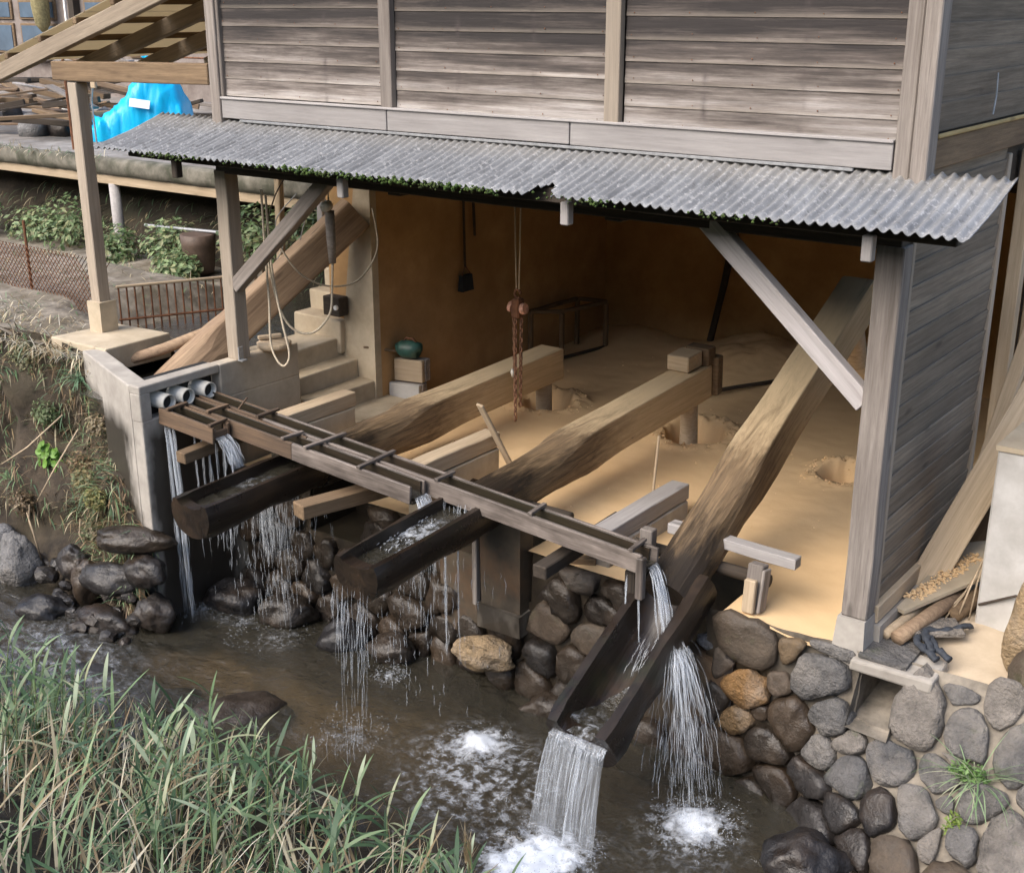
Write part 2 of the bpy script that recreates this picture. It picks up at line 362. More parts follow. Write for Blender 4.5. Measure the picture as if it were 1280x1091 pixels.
class MB:
    def __init__(s): s.v = []; s.f = []; s.c = []; s.uv = []
    def add(s, vs, fs, col=None):
        b = len(s.v); s.v += [tuple(v) for v in vs]; s.f += [tuple(i + b for i in f) for f in fs]
        if col is not None: s.c += [col] * len(vs)
    def box(s, p0, p1, jit=0):
        x0, y0, z0 = p0; x1, y1, z1 = p1
        vs = [(x, y, z) for x in (x0, x1) for y in (y0, y1) for z in (z0, z1)]
        if jit: vs = [tuple(q + rnd.uniform(-jit, jit) for q in v) for v in vs]
        s.add(vs, [(0, 1, 3, 2), (4, 6, 7, 5), (0, 4, 5, 1), (2, 3, 7, 6), (0, 2, 6, 4), (1, 5, 7, 3)])
    def tube(s, pts, r, n=8, cap=True, col=None):
        pts = [V(p) for p in pts]; rs = r if isinstance(r, (list, tuple)) else [r] * len(pts)
        vs = []; fs = []; u = None
        for i, p in enumerate(pts):
            d = (pts[min(i + 1, len(pts) - 1)] - pts[max(i - 1, 0)])
            d = d.normalized() if d.length > 1e-9 else V((0, 0, 1))
            if u is None: u = d.orthogonal().normalized()
            u = (u - d * u.dot(d)); u = u.normalized() if u.length > 1e-6 else d.orthogonal().normalized()
            v = d.cross(u)
            for k in range(n):
                a = 2 * math.pi * k / n; vs.append(p + (u * math.cos(a) + v * math.sin(a)) * rs[i])
        for i in range(len(pts) - 1):
            for k in range(n): fs.append((i * n + k, i * n + (k + 1) % n, (i + 1) * n + (k + 1) % n, (i + 1) * n + k))
        if cap: fs += [tuple(range(n - 1, -1, -1)), tuple(range((len(pts) - 1) * n, len(pts) * n))]
        s.add(vs, fs, col)
    def mesh(s, name='m'):
        me = bpy.data.meshes.new(name); me.from_pydata(s.v, [], s.f); me.update()
        if s.c and len(s.c) == len(s.v):
            a = me.color_attributes.new('Col', 'FLOAT_COLOR', 'POINT')
            a.data.foreach_set('color', [q for c in s.c for q in (*c, 1)])
        return me
def obj(name, mb, mat, parent=None, smooth=False, mw=None): return link(name, mb.mesh(name), mat, parent, mw, smooth)
def bevel_box(sx, sy, sz, bev=.006, seg=1, jit=0.0, seed=0):
    bm = bmesh.new(); bmesh.ops.create_cube(bm, size=1)
    for v in bm.verts: v.co = V((v.co.x * sx, v.co.y * sy, v.co.z * sz))
    if seg > 1:
        es = [e for e in bm.edges if abs((e.verts[0].co - e.verts[1].co).x) > sx * .9]
        bmesh.ops.subdivide_edges(bm, edges=es, cuts=seg - 1)
    if bev: bmesh.ops.bevel(bm, geom=[e for e in bm.edges if len(e.link_faces) == 2 and e.calc_face_angle() > .5], offset=min(bev, sx * .3, sy * .3, sz * .3), segments=1, affect='EDGES')
    if jit:
        rr = random.Random(seed); off = {}
        for v in bm.verts:
            k = (round(v.co.x, 2)); o_ = off.setdefault(k, V((0, rr.uniform(-jit, jit), rr.uniform(-jit, jit))))
            v.co += o_ + V((rr.uniform(-1, 1), rr.uniform(-1, 1), rr.uniform(-1, 1))) * jit * .45
    me = bpy.data.meshes.new('timber'); bm.to_mesh(me); bm.free(); return me
CACHE = {}
def frame(p0, p1, roll=0, up=V((0, 0, 1))):
    p0, p1 = V(p0), V(p1); x = (p1 - p0).normalized()
    if abs(x.dot(up)) > .97: up = V((0, 1, 0))
    y = up.cross(x).normalized(); z = x.cross(y)
    m = Matrix((x, y, z)).transposed()
    if roll: m = m @ Matrix.Rotation(roll, 3, 'X')
    return Matrix.Translation((p0 + p1) / 2) @ m.to_4x4()
def bar(name, p0, p1, w, h, mat, parent=None, roll=0, bev=.006, seg=1, jit=0.0):
    """timber of width w (sideways) and height h between two points; local X runs along the grain"""
    L = (V(p1) - V(p0)).length
    key = (round(L, 2), w, h, mat, bev, seg, jit, rnd.randrange(3) if jit else 0)
    if key not in CACHE: CACHE[key] = bevel_box(round(L, 2) if L > .05 else L, w, h, bev, seg, jit, len(CACHE))
    return link(name, CACHE[key], mat, parent, frame(p0, p1, roll))
def N3(p, s=1.0): return noise.noise(V(p) * s)
def FB(p, s=1.0, o=4): return noise.fractal(V(p) * s, 1.0, 2.0, o)
def grid(xs, ys, fn, name, mat, parent=None, keep=None, smooth=True, attrs=None):
    vs = [fn(x, y) for x in xs for y in ys]; n = len(ys); fs = []
    for i in range(len(xs) - 1):
        for j in range(n - 1):
            if keep and not keep((xs[i] + xs[i + 1]) / 2, (ys[j] + ys[j + 1]) / 2): continue
            fs.append((i * n + j, (i + 1) * n + j, (i + 1) * n + j + 1, i * n + j + 1))
    me = bpy.data.meshes.new(name); me.from_pydata(vs, [], fs); me.update()
    for an, af in (attrs or {}).items():
        a = me.attributes.new(an, 'FLOAT', 'POINT'); a.data.foreach_set('value', [af(x, y) for x in xs for y in ys])
    return link(name, me, mat, parent, None, smooth)
def lin(a, b, st):
    n = max(1, int(round((b - a) / st))); return [a + (b - a) * i / n for i in range(n + 1)]
def itp(x, xs, ys):
    if x <= xs[0]: return ys[0]
    for i in range(len(xs) - 1):
        if x <= xs[i + 1]: return ys[i] + (ys[i + 1] - ys[i]) * (x - xs[i]) / (xs[i + 1] - xs[i])
    return ys[-1]
def sst(a, b, x):
    t = max(0, min(1, (x - a) / (b - a))); return t * t * (3 - 2 * t)
WZ = -1.05   # stream level
# ================================================================== SETTING
# stream bed and water
IMP = [  # x, y, radius, strength of the places where falling water hits the stream
    (-5.05, -.60, .20, .40), (-4.65, -.62, .2, .30), (-4.17, -.67, .18, .30), (-3.14, -.57, .10, .5), (-2.85, -1.30, .24, .26),
    (-2.10, -.86, .13, .95), (-2.10, -.98, .40, .34), (-1.07, -1.48, .20, .8), (-1.17, -1.72, .22, 1.3), (-.57, -.78, .17, .95), (-.6, -.85, .36, .24),
    (-1.55, -1.05, .4, .2), (-.35, -1.2, .4, .14), (-5.9, -1.75, .55, .18), (-5.3, -1.85, .5, .26), (-4.7, -1.95, .5, .22), (-1.85, -1.4, .45, .30)]
def foam(x, y):
    f = 0
    for a, b, r, s in IMP:
        d2 = ((x - a) ** 2 + (y - b) ** 2) / (r * r)
        if d2 < 9: f += s * math.exp(-d2)
    return min(f, 1.3)
def wz(x, y):
    z = WZ + .016 * FB((x, y, 0), 2.6, 4) + .006 * FB((x, y * 1.3, 3), 8, 3)
    rap = sst(-3.9, -5.2, x) * sst(-1.2, -1.7, y)
    z += .035 * rap * FB((x * .8, y * 2.2, 7), 4, 4)
    for a, b, r, s in IMP:
        d = math.hypot(x - a, y - b)
        if d < r * 4:
            z += s * (.018 * math.exp(-(d / r * 1.6) ** 2) + .007 * math.cos(d * 42) * math.exp(-d / r * .8))
            z += s * .03 * math.exp(-(d / r) ** 2) * FB((x, y, 1), 14, 4) + .012 * s * math.exp(-(d / r / 2) ** 2) * FB((x, y, 6), 9, 3)
    return z
XS = [-30, -20, -14, -10, -8.5] + lin(-7.6, 1.2, .028) + [2, 3.5, 6, 12, 25]
YS = [-7, -5, -4.2, -3.6] + lin(-3.2, .3, .028)
wsurf = grid(XS, YS, lambda x, y: (x, y, wz(x, y)), 'stream', 'water', attrs={'foam': foam}); struct(wsurf)
def sandf(x, y):
    s = math.exp(-(((x + 3.9) / 1.5) ** 2 + ((y + 1.1) / .5) ** 2) * 1.3) * 1.15
    s += .5 * math.exp(-(((x + 2.7) / .8) ** 2 + ((y + .75) / .4) ** 2)) + .35 * math.exp(-(((x + 6.6) / .7) ** 2 + ((y + 1.5) / .4) ** 2))
    return s - .16
def bz(x, y):
    return WZ - .30 + .22 * min(1, max(0, sandf(x, y))) + .09 * FB((x, y, 5), 2.5, 4)
struct(grid([-30, -20, -12] + lin(-8, 1.6, .08) + [3, 6, 12, 25], [-7, -5] + lin(-3.6, .6, .08), lambda x, y: (x, y, bz(x, y)), 'stream_bed', 'bed', attrs={'sand': sandf}))

# near bank (the camera stands on the road above it)
def toe(x): return -2.30 + .08 * math.sin(x * 1.3) + .24 * sst(-4.2, -2.6, x) - .30 * sst(-1.2, -.4, x) - .5 * sst(-.8, 1.5, x)
def nbz(x, y):
    y0 = toe(x)
    d = y0 - y
    z = itp(d, [-.4, 0, .35, 1.0, 1.8, 2.8, 4.0, 4.6], [-1.5, -1.12, -.86, -.62, -.2, .75, 1.75, 1.85])
    return z + .07 * FB((x, y, 2), 1.8, 4) * (1 if d < 4 else .15)
struct(grid([-30, -20, -12] + lin(-8, 3, .14) + [5, 9, 15, 25], [-60, -30, -14, -9] + lin(-7.2, -1.8, .14), lambda x, y: (x, y, nbz(x, y)), 'near_bank', 'soil'))

# earth bank at the left, above the rocks
def lbp(x, t):   # t 0 at the stream, 1 at the path edge
    k = sst(-6.1, -5.5, x)
    yb = itp(x, [-14, -8, -7, -6.2, -5.6, -5.2], [-1.5, -1.2, -1.12, -1.15, -1.3, -1.32]); yt = itp(x, [-14, -8, -7, -6.4, -5.9, -5.5, -5.2], [-.7, -.55, -.42, -.45, -.74, -.88, -.99])
    zt = itp(x, [-14, -7.2, -6.5, -6.2, -5.9, -5.5, -5.2], [.84, .82, .74, .5, .14, -.12, -.30])
    z = -1.3 + (zt + 1.3) * t; y = yb + (yt - yb) * (t ** .8)
    n = FB((x, y * 2, z * 1.3), 1.7, 5) * .19 * (1 - .6 * sst(.85, 1, t))
    return (x + n * .3, y - n, z + n * .5)
struct(grid(lin(-14, -5.14, .06), lin(0, 1, .05), lbp, 'earth_bank', 'soil'))
# path on top of the bank, and ground further back
def pathz(x, y): return .82 + .05 * FB((x, y, 0), 1.6, 4) - .25 * sst(1.6, 2.6, y) - .36 * sst(-8.1, -7.75, x) * sst(.30, .55, y) - .09 * sst(-7.7, -7.3, x) * sst(.9, .5, y)
struct(grid([-30, -20, -14] + lin(-12, -6.45, .16), lin(-.5, 3.2, .16), lambda x, y: (x, y, pathz(x, y)), 'path', 'path_soil',
            keep=lambda x, y: not (x > -7.05 and y < .18)))
def embz(x, y): return (x, 3.0 + y * 1.5 + .25 * FB((x, y, 0), 1.2, 4), .35 + y * 1.55 + .16 * FB((x, y, 4), 1.7, 4))
struct(grid(lin(-22, -5.3, .25), lin(-.4, .82, .09), embz, 'embankment', 'dark_soil'))
deck = link('terrace_deck', bevel_box(24, 16, .2, .02), 'asphalt', None, Matrix.Translation((-17.35, 11.0, 1.6))); struct(deck)
edge = MB()
xs_ = lin(-29, -5.5, .12)
vs = []; fs = []
for i, x in enumerate(xs_):
    for j, (dy, dz) in enumerate([(.12, .012), (0, .012), (-.035, -.02), (-.04, -.10), (-.03, -.17), (.1, -.185)]):
        vs.append((x, 3.0 + dy + .02 * FB((x, j, 0), 5), 1.7 + dz + .014 * FB((x, j, 9), 6)))
    if i: fs += [((i - 1) * 6 + j, (i - 1) * 6 + j + 1, i * 6 + j + 1, i * 6 + j) for j in range(5)]
edge.add(vs, fs); o = obj('deck_edge', edge, 'slab_edge', deck, True)
bar('edge_beam', (-28, 3.06, 1.455), (-5.6, 3.06, 1.455), .1, .105, 'tan_wood', deck)
struct(grid([-400, -120, -60, -35, -29.3], [3, 20, 60, 150, 400], lambda x, y: (x, y, 1.55), 'ground', 'asphalt'))
struct(grid([-400, -120, -60, -29.4, -5, 20, 60, 200], [18.9, 40, 80, 160, 400], lambda x, y: (x, y, 1.56), 'ground', 'asphalt'))
struct(grid(lin(-160, 160, 4), lin(0, 1, .06), lambda x, t: (x, -17 - 45 * t + 3 * FB((x, 0, 0), .06), 1.4 + 22 * t ** .8 + 2.5 * FB((x, t * 30, 0), .12, 4) * min(1, t * 5)), 'sky_blocking_hill', 'hill'))  # unseen hill behind the camera, added to block low sky and darken the interior
struct(grid(lin(-220, 160, 12), lin(0, 1, .1), lambda x, t: (x, 70 + 90 * t + 10 * N3((x, 0, 0), .02), 1 + 50 * t * t ** .2 + 14 * t * FB((x, t * 50, 0), .03)), 'hills', 'hill'))

# ================================================================== MILL BUILDING
mill = thing('mill_building', 'weathered timber mill shed with open front, clad upper storey and corrugated awning', 'building', (-2.6, 0, 0))
B0, B1 = -5.2, .05
BX = [-5.16, -3.48, -1.735, .04]
# upper front wall: backing panel with lapped boards, battens, trim
fw = obj('front_wall', (lambda m: (m.box((-5.16, .03, 2.70), (.02, .12, 5.0)), m)[1])(MB()), 'dark_wood', mill)
pitch = .122
bays = [(-5.10, -3.53), (-3.425, -1.80), (-1.675, -.055)]
for bi, (xa, xb) in enumerate(bays):
    for k in range(8):
        zc = 2.905 + k * pitch - bi * .018 + rnd.uniform(-.004, .004)
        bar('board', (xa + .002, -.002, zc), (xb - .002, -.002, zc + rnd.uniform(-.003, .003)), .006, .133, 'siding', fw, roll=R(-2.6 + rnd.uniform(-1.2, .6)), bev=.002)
for x in (-3.478, -1.737):
    bar('batten', (x, -.024, 2.825), (x, -.024, 4.95), .10, .052, 'post_wood' if x > -3 else 'grey_wood', fw, roll=0, bev=.004)
nl = MB()
for bi, (xa, xb) in enumerate(bays):
    for k in range(8):
        zc = 2.865 + k * pitch - bi * .018
        for x in (xa + .04, xa + .42, xa + .80, xa + 1.18, xb - .04):
            x += rnd.uniform(-.03, .03); z = zc + rnd.uniform(-.008, .008); r = rnd.uniform(.0032, .005)
            nl.add([(x + r * math.cos(6.283 * i / 6), -.0125, z + r * math.sin(6.283 * i / 6)) for i in range(6)] + [(x, -.016, z)], [(i, (i + 1) % 6, 6) for i in range(6)])
stuff(obj('nail_heads', nl, 'rust', fw))
bar('corner_post', (-5.155, 0, 2.62), (-5.155, 0, 4.95), .10, .11, 'grey_wood', mill)
bar('corner_board', (-5.095, -.012, 2.83), (-5.095, -.012, 4.95), .03, .05, 'grey_wood', mill)
bar('corner_post', (.0, 0, 2.62), (.0, 0, 4.95), .085, .10, 'grey_wood', mill)
bar('corner_board', (.095, -.01, 2.60), (.095, -.01, 4.95), .085, .13, 'grey_wood', mill)
# skirting trim in two lengths and its drip cap
bar('trim_board', (-5.1, -.03, 2.75), (-3.49, -.03, 2.75), .026, .135, 'trim_wood', fw, bev=.003)
bar('trim_board', (-3.483, -.03, 2.75), (-2.03, -.03, 2.752), .026, .135, 'trim_wood', fw, bev=.003)
bar('trim_board', (-2.024, -.032, 2.75), (-.05, -.032, 2.748), .026, .137, 'trim_wood', fw, bev=.003)
bar('drip_cap', (-5.1, -.036, 2.826), (-.05, -.036, 2.824), .044, .016, 'trim_wood', fw, bev=.003)
bar('flashing', (-4.9, -.05, 2.672), (-.25, -.05, 2.670), .02, .016, 'metal_grey', fw, bev=.002)
# side wall (right)
sw = obj('side_wall', (lambda m: (m.box((-.02, .10, .14), (.03, 1.68, 2.66)), m.box((-.02, 1.70, 2.40), (.03, 5.3, 2.66)), m.box((-.02, .10, 2.66), (.06, 5.3, 5.0)), m.box((-.02, 2.7, -.1), (.03, 5.3, 2.40)), m)[-1])(MB()), 'dark_wood', mill)
for k in range(19):
    z = .235 + k * .134
    bar('board', (.044, .105, z), (.044, 1.63, z + rnd.uniform(-.004, .004)), .013, .156, 'siding_side', sw, roll=R(6), bev=.002)
for k in range(6):
    z = 2.93 + k * .13
    bar('board', (.076, .16, z), (.076, 4.2, z), .013, .15, 'siding_side', sw, roll=R(6), bev=.002)
bar('trim_board', (.085, .15, 2.75), (.085, 4.2, 2.75), .03, .16, 'brown_wood', sw)
bar('bamboo_strip', (.103, .15, 2.842), (.103, 2.0, 2.838), .022, .022, 'yellow_strip', sw)
bar('corner_trim', (.052, .095, .15), (.052, .095, 2.6), .03, .045, 'post_wood', sw)
bar('door_jamb', (.045, 1.66, .15), (.045, 1.66, 2.62), .05, .06, 'post_wood', sw)
bar('door_jamb', (.10, 1.98, .1), (.10, 1.98, 2.62), .09, .10, 'tan_wood', sw)
bar('door_jamb', (.16, 2.3, .1), (.16, 2.3, 2.62), .10, .12, 'tan_wood', sw)
bar('sill', (.03, .07, .155), (.03, 1.7, .155), .11, .11, 'tan_wood', mill)
obj('sill_footing', (lambda m: (m.box((-.055, .06, -.12), (.115, 2.4, .095), .008), m)[1])(MB()), 'concrete', mill)
wire = MB(); wire.tube([(.12, 1.0, 3.12), (.128, .99, 3.0), (.13, .96, 2.9)], .006, 6); obj('wire', wire, 'metal_grey', mill)
# interior walls, ceiling
obj('interior_wall', (lambda m: (m.box((-5.62, 1.5, -.2), (-5.05, 5.3, 2.5)), m)[1])(MB()), 'clay_wall', mill)
# tapering wall end (pale buttress) beside the stairs
tb = MB()
tb.add([(-5.56, 1.46, -.1), (-5.046, 1.44, -.1), (-5.046, 1.44, 2.05), (-5.24, 1.46, 2.05), (-5.56, 1.52, -.1), (-5.046, 1.52, -.1), (-5.046, 1.52, 2.05), (-5.24, 1.52, 2.05)],
       [(0, 1, 2, 3), (1, 5, 6, 2), (4, 0, 3, 7), (3, 2, 6, 7), (5, 4, 7, 6)])
obj('wall_end', tb, 'concrete_sandy', mill)
tb = MB(); tb.box((-5.45, 1.43, 2.05), (-5.045, 1.75, 2.42)); obj('wall_cap', tb, 'concrete_sandy', mill)
obj('back_wall', (lambda m: (m.box((-5.2, 5.2, -.2), (.05, 5.35, 2.5)), m)[1])(MB()), 'clay_wall', mill)
obj('ceiling', (lambda m: (m.box((-5.2, .12, 2.42), (-.02, 5.25, 2.5)), m)[1])(MB()), 'clay_ceiling', mill)
for x in BX[1:3]:
    bar('ceiling_joist', (x, .0, 2.33), (x, 5.2, 2.33), .12, .16, 'dark_wood', mill)
for y in (1.7, 3.4):
    bar('ceiling_joist', (-5.05, y, 2.24), (-.03, y, 2.24), .14, .18, 'dark_wood', mill)
bar('girder', (-5.2, 0, 2.39), (.05, 0, 2.39), .13, .22, 'dark_wood', mill, seg=8, jit=.003)
# posts and braces
bar('post', (-5.16, 0, .84), (-5.16, 0, 2.30), .125, .125, 'post_wood', mill, seg=6, jit=.003)
bar('post', (-.005, -.005, .17), (-.005, -.005, 2.30), .15, .13, 'grey_wood', mill, seg=6, jit=.003)
tb = MB(); tb.add([(-.115, -.11, -.12), (.085, -.11, -.12), (.085, .08, -.12), (-.115, .08, -.12), (-.095, -.09, .165), (.068, -.09, .165), (.068, .07, .165), (-.095, .07, .165)],
                  [(0, 1, 5, 4), (1, 2, 6, 5), (2, 3, 7, 6), (3, 0, 4, 7), (4, 5, 6, 7)])
obj('post_footing', tb, 'concrete', mill)
bar('brace', (-.07, -.02, 1.43), (-1.13, -.02, 2.36), .085, .115, 'white_wood', mill, seg=5, jit=.002)
bar('brace', (-5.11, -.02, 1.42), (-4.02, -.02, 2.36), .085, .105, 'grey_wood', mill, seg=5, jit=.002)
tb = MB(); tb.box((-5.085, -.075, .845), (-5.075, -.03, .95)); tb.box((-5.085, -.085, .843), (-5.03, -.03, .852)); obj('bracket', tb, 'metal_grey', mill)
for x in (-5.10, -3.47, -1.73, .04):
    bar('joist_end', (x, -.50, 2.43), (x, -.50, 2.295), .055, .06, 'trim_wood' if x != -5.10 else 'dark_wood', mill)
bar('eave_purlin', (-5.7, -.42, 2.445), (.45, -.42, 2.445), .08, .085, 'dark_wood', mill, seg=8, jit=.003)
# corrugated awning
aw = bar('awning_roof', (-5.7, -.02, 2.58), (.42, -.02, 2.58), .07, .06, 'dark_wood', mill)
WP = .0617
YT, YE, ZT, ZE = .025, -.645, 2.672, 2.475
ns = 8; x0 = -5.86; per = 13
def moss_on(x): return FB((x, 0, 0), 2.3, 3) * .8 + (.45 if -3.9 < x < -2.1 else -.05) + (.15 if x < -4 else 0)
mossmb = MB()
for s in range(ns):
    a = x0 + s * per * WP; nx = per * 8 + (5 if s < ns - 1 else 0); ny = 12
    vs = []; fs = []
    dy = rnd.uniform(-.012, .012); lift = .004 * (s % 2)
    for i in range(nx + 1):
        x = a + i * WP / 8; ph = 2 * math.pi * (x - x0) / WP
        ext = .012 * N3((x, 5, 0), 9)
        for j in range(ny + 1):
            t = j / ny; y = YT + (YE + dy + ext - YT) * t; z = ZT + (ZE - ZT) * t
            sag = -.014 * math.sin(t * 3.1) + .010 * FB((x, t, 2), 1.1)
            vs.append((x, y, z + .0105 * math.cos(ph) + lift + sag + .0012 * N3((x * 30, y * 30, 0))))
    for i in range(nx):
        for j in range(ny):
            xc = a + (i + .5) * WP / 8; tt = (j + .5) / ny
            if tt > .76 + .20 * abs((xc + 1.84) / .10) ** 1.4 + .10 * N3((xc * 14, tt * 3, 0)) and abs(xc + 1.84) < .13: continue
            fs.append((i * (ny + 1) + j, i * (ny + 1) + j + 1, (i + 1) * (ny + 1) + j + 1, (i + 1) * (ny + 1) + j))
    me = bpy.data.meshes.new('sheet'); me.from_pydata(vs, [], fs); me.update()
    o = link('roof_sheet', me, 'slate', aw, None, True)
    md = o.modifiers.new('thick', 'SOLIDIFY'); md.thickness = .006; md.offset = -1
tb = MB()   # curled broken flap
vs = []; fs = []
for i in range(9):
    for j in range(4):
        x = -1.93 + i * .022; ph = 2 * math.pi * (x - x0) / WP
        vs.append((x, -.50 - j * .03, 2.475 - .02 * j - .03 * j * j * .35 + .016 * math.cos(ph) + .01 * N3((x * 20, j, 0))))
for i in range(8):
    for j in range(3): fs.append((i * 4 + j, i * 4 + j + 1, i * 4 + j + 5, i * 4 + j + 4))
pass
for k in range(2400):   # moss cushions along the eave
    x = rnd.uniform(-5.6, -.1); m_ = moss_on(x)
    if rnd.random() > m_ + .12: continue
    ph = 2 * math.pi * (x - x0) / WP; r = rnd.uniform(.003, .010) * (1 + .5 * max(0, m_))
    c = V((x, YE + rnd.uniform(-.018, .02), ZE + .0105 * math.cos(ph) + rnd.uniform(-.022, .004)))
    b = len(mossmb.v)
    pts = [c + V((rnd.gauss(0, 1), rnd.gauss(0, 1), rnd.gauss(0, 1) * .9)).normalized() * r * rnd.uniform(.7, 1.2) for _ in range(1)]
    n = 6
    vs = [c + V((0, 0, r))] + [c + V((math.cos(6.283 * i / n) * r * 1.1, math.sin(6.283 * i / n) * r * 1.1, rnd.uniform(-.2, .3) * r)) for i in range(n)] + [c - V((0, 0, r * 1.1))]
    mossmb.add(vs, [(0, 1 + i, 1 + (i + 1) % n) for i in range(n)] + [(n + 1, 1 + (i + 1) % n, 1 + i) for i in range(n)])
stuff(obj('eave_moss', mossmb, 'moss', aw, True))
# main roof far above (out of the picture)
mr = MB(); mr.add([(-6, -.9, 4.95), (.9, -.9, 4.95), (.9, 2.7, 6.4), (-6, 2.7, 6.4), (-6, 6.2, 4.95), (.9, 6.2, 4.95)], [(0, 1, 2, 3), (3, 2, 5, 4)])
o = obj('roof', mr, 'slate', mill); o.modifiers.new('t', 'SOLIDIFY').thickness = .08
obj('upper_wall', (lambda m: (m.box((-5.2, .12, 2.5), (-5.1, 5.3, 5.0)), m.box((-5.1, 5.22, 2.5), (-.02, 5.35, 5.0)), m)[-1])(MB()), 'dark_wood', mill)

# lean-to porch roof on the left
porch = thing('porch_roof', 'timber lean-to porch roof with bare rafters seen from below, left of the mill', 'porch', (-6.88, 0, .86))
sl_ = (3.5 - 2.89) / (-5.75 + 7.85)
def raf(x): return 2.93 + (x + 7.85) * sl_
for i, y in enumerate((-.02, .75, 1.5, 2.3, 3.0)):
    bar('rafter', (-7.98, y, raf(-7.98)), (-5.22, y, raf(-5.22)), .075, .13, 'rafter_wood', porch, seg=5, jit=.003)
for x in (-7.75, -7.25, -6.75, -6.25, -5.75, -5.35):
    bar('purlin', (x, -.06, raf(x) + .095), (x, 3.1, raf(x) + .095), .05, .05, 'brown_wood', porch)
for i in range(4):
    a = -8.05 + i * .72
    b = a + .70
    tb = MB(); tb.add([(a, -.05, raf(a) + .13), (b, -.05, raf(b) + .13), (b, 3.15, raf(b) + .13), (a, 3.15, raf(a) + .13)], [(0, 1, 2, 3)])
    o = obj('roof_panel', tb, 'clear_sheet', porch); o.modifiers.new('t', 'SOLIDIFY').thickness = .008
bar('tie_beam', (-7.12, 0, 2.955), (-5.21, 0, 2.985), .13, .15, 'brown_wood', porch, seg=4, jit=.003)
bar('post', (-6.88, 0, .98), (-6.88, 0, 2.87), .115, .115, 'post_wood', porch, seg=6, jit=.003)
obj('post_footing', (lambda m: (m.box((-6.965, -.085, .80), (-6.795, .085, 1.06), .006), m)[1])(MB()), 'concrete_sandy', porch)

# ================================================================== CLAY FLOOR
PX = (-4.05, -2.55, -1.1)        # the three pounders
PITS = [(-4.03, 2.62, .25, .20), (-2.52, 2.66, .27, .26), (-1.10, 2.48, .20, .24)]
SLOT = [(x - .30, x + .30, -9, .42) for x in PX]
def fz(x, y):
    z = .009 * FB((x, y, 0), 1.6, 3) + .0025 * FB((x, y, 3), 7, 3)
    z += .28 * math.exp(-(((x + 2.95) / .8) ** 2 + ((y - 5.0) / .75) ** 2)) * (1 + .22 * FB((x, y, 1), 2.5, 4))
    z += .14 * math.exp(-(((x + 4.6) / .5) ** 2 + ((y - 5.1) / .5) ** 2)) + .10 * math.exp(-(((x + .3) / .3) ** 2 + ((y - 4) / 1.2) ** 2))
    z += .05 * sst(1.2, .2, y) * sst(-.7, -.2, x) * (-1)
    for a, b, r, dp in PITS:
        d = math.hypot(x - a, (y - b) * 1.0); an = math.atan2(y - b, x - a)
        rr = r * (1 + .13 * N3((math.cos(an) * 2, math.sin(an) * 2, a)) + .06 * N3((math.cos(an) * 6, math.sin(an) * 6, a)))
        z += .05 * math.exp(-((d - rr * 1.22) / .10) ** 2) * (.45 + .9 * max(0, math.sin(an))) * (1 + .9 * FB((x, y, 8), 13, 3))
        if d < rr * 1.3: z -= dp * (1 - sst(.72 * rr, rr * 1.04, d)) * (1 + .12 * FB((x, y, 2), 12, 3)) 
    return z
struct(grid(lin(-5.06, -.03, .024), lin(-.13, 5.25, .024), lambda x, y: (x, y, fz(x, y)), 'clay_floor', 'sand',
            keep=lambda x, y: not any(a < x < b and y < d for a, b, c, d in SLOT)))
# ledge of muddy ground outside the side wall
def rgz(x, y):
    z = -.06 + .10 * sst(.1, .9, y) + .02 * FB((x, y, 0), 3, 4) - .06 * sst(.15, -.05, y)
    return z + .22 * sst(.75, 1.15, x) * sst(.1, .5, y)
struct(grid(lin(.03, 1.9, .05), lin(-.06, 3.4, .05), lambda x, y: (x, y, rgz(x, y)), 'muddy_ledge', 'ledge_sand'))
obj_ = grid([1.7, 3, 6, 15, 40], [.3, 2, 5, 12, 40], lambda x, y: (x, y, .2 + .3 * (x - 1.7) ** .5), 'ground', 'dry_soil'); struct(obj_)
# ================================================================== STONE WALLS
def dome(poly, surf, nrm, bulge, seed, n=14):
    """rounded stone from a closed outline in wall coordinates (u, v)"""
    L = [0]
    for i in range(len(poly)): L.append(L[-1] + math.dist(poly[i], poly[(i + 1) % len(poly)]))
    pts = []; j = 0
    for k in range(n):
        t = L[-1] * k / n
        while L[j + 1] < t: j += 1
        a, b = poly[j], poly[(j + 1) % len(poly)]; q = (t - L[j]) / max(1e-9, L[j + 1] - L[j])
        pts.append((a[0] + (b[0] - a[0]) * q, a[1] + (b[1] - a[1]) * q))
    cx = sum(p[0] for p in pts) / n; cy = sum(p[1] for p in pts) / n
    vs = []; c0 = surf(cx, cy)
    for r, h in ((.99, -.35), (1.0, .34), (.93, .84), (.62, .98)):
        for (u, v) in pts:
            p = surf(cx + (u - cx) * r, cy + (v - cy) * r); d = bulge * h
            q = p + nrm(u, v) * d
            q += V((N3(q + V((seed, 0, 0)), 14), N3(q + V((0, seed, 0)), 14), N3(q + V((0, 0, seed)), 14))) * bulge * .38 + V((N3(q + V((seed, 3, 0)), 5), 0, N3(q + V((0, 3, seed)), 5))) * bulge * .25
            vs.append(q - c0)
    vs.append(nrm(cx, cy) * bulge * 1.03)
    fs = [(r * n + k, r * n + (k + 1) % n, (r + 1) * n + (k + 1) % n, (r + 1) * n + k) for r in range(3) for k in range(n)]
    fs += [(3 * n + k, 3 * n + (k + 1) % n, 4 * n) for k in range(n)]
    me = bpy.data.meshes.new('stone'); me.from_pydata([tuple(v) for v in vs], [], fs); me.update()
    # outward winding
    if me.polygons[-1].normal.dot(nrm(cx, cy)) < 0: me.flip_normals()
    return me, Matrix.Translation(c0)
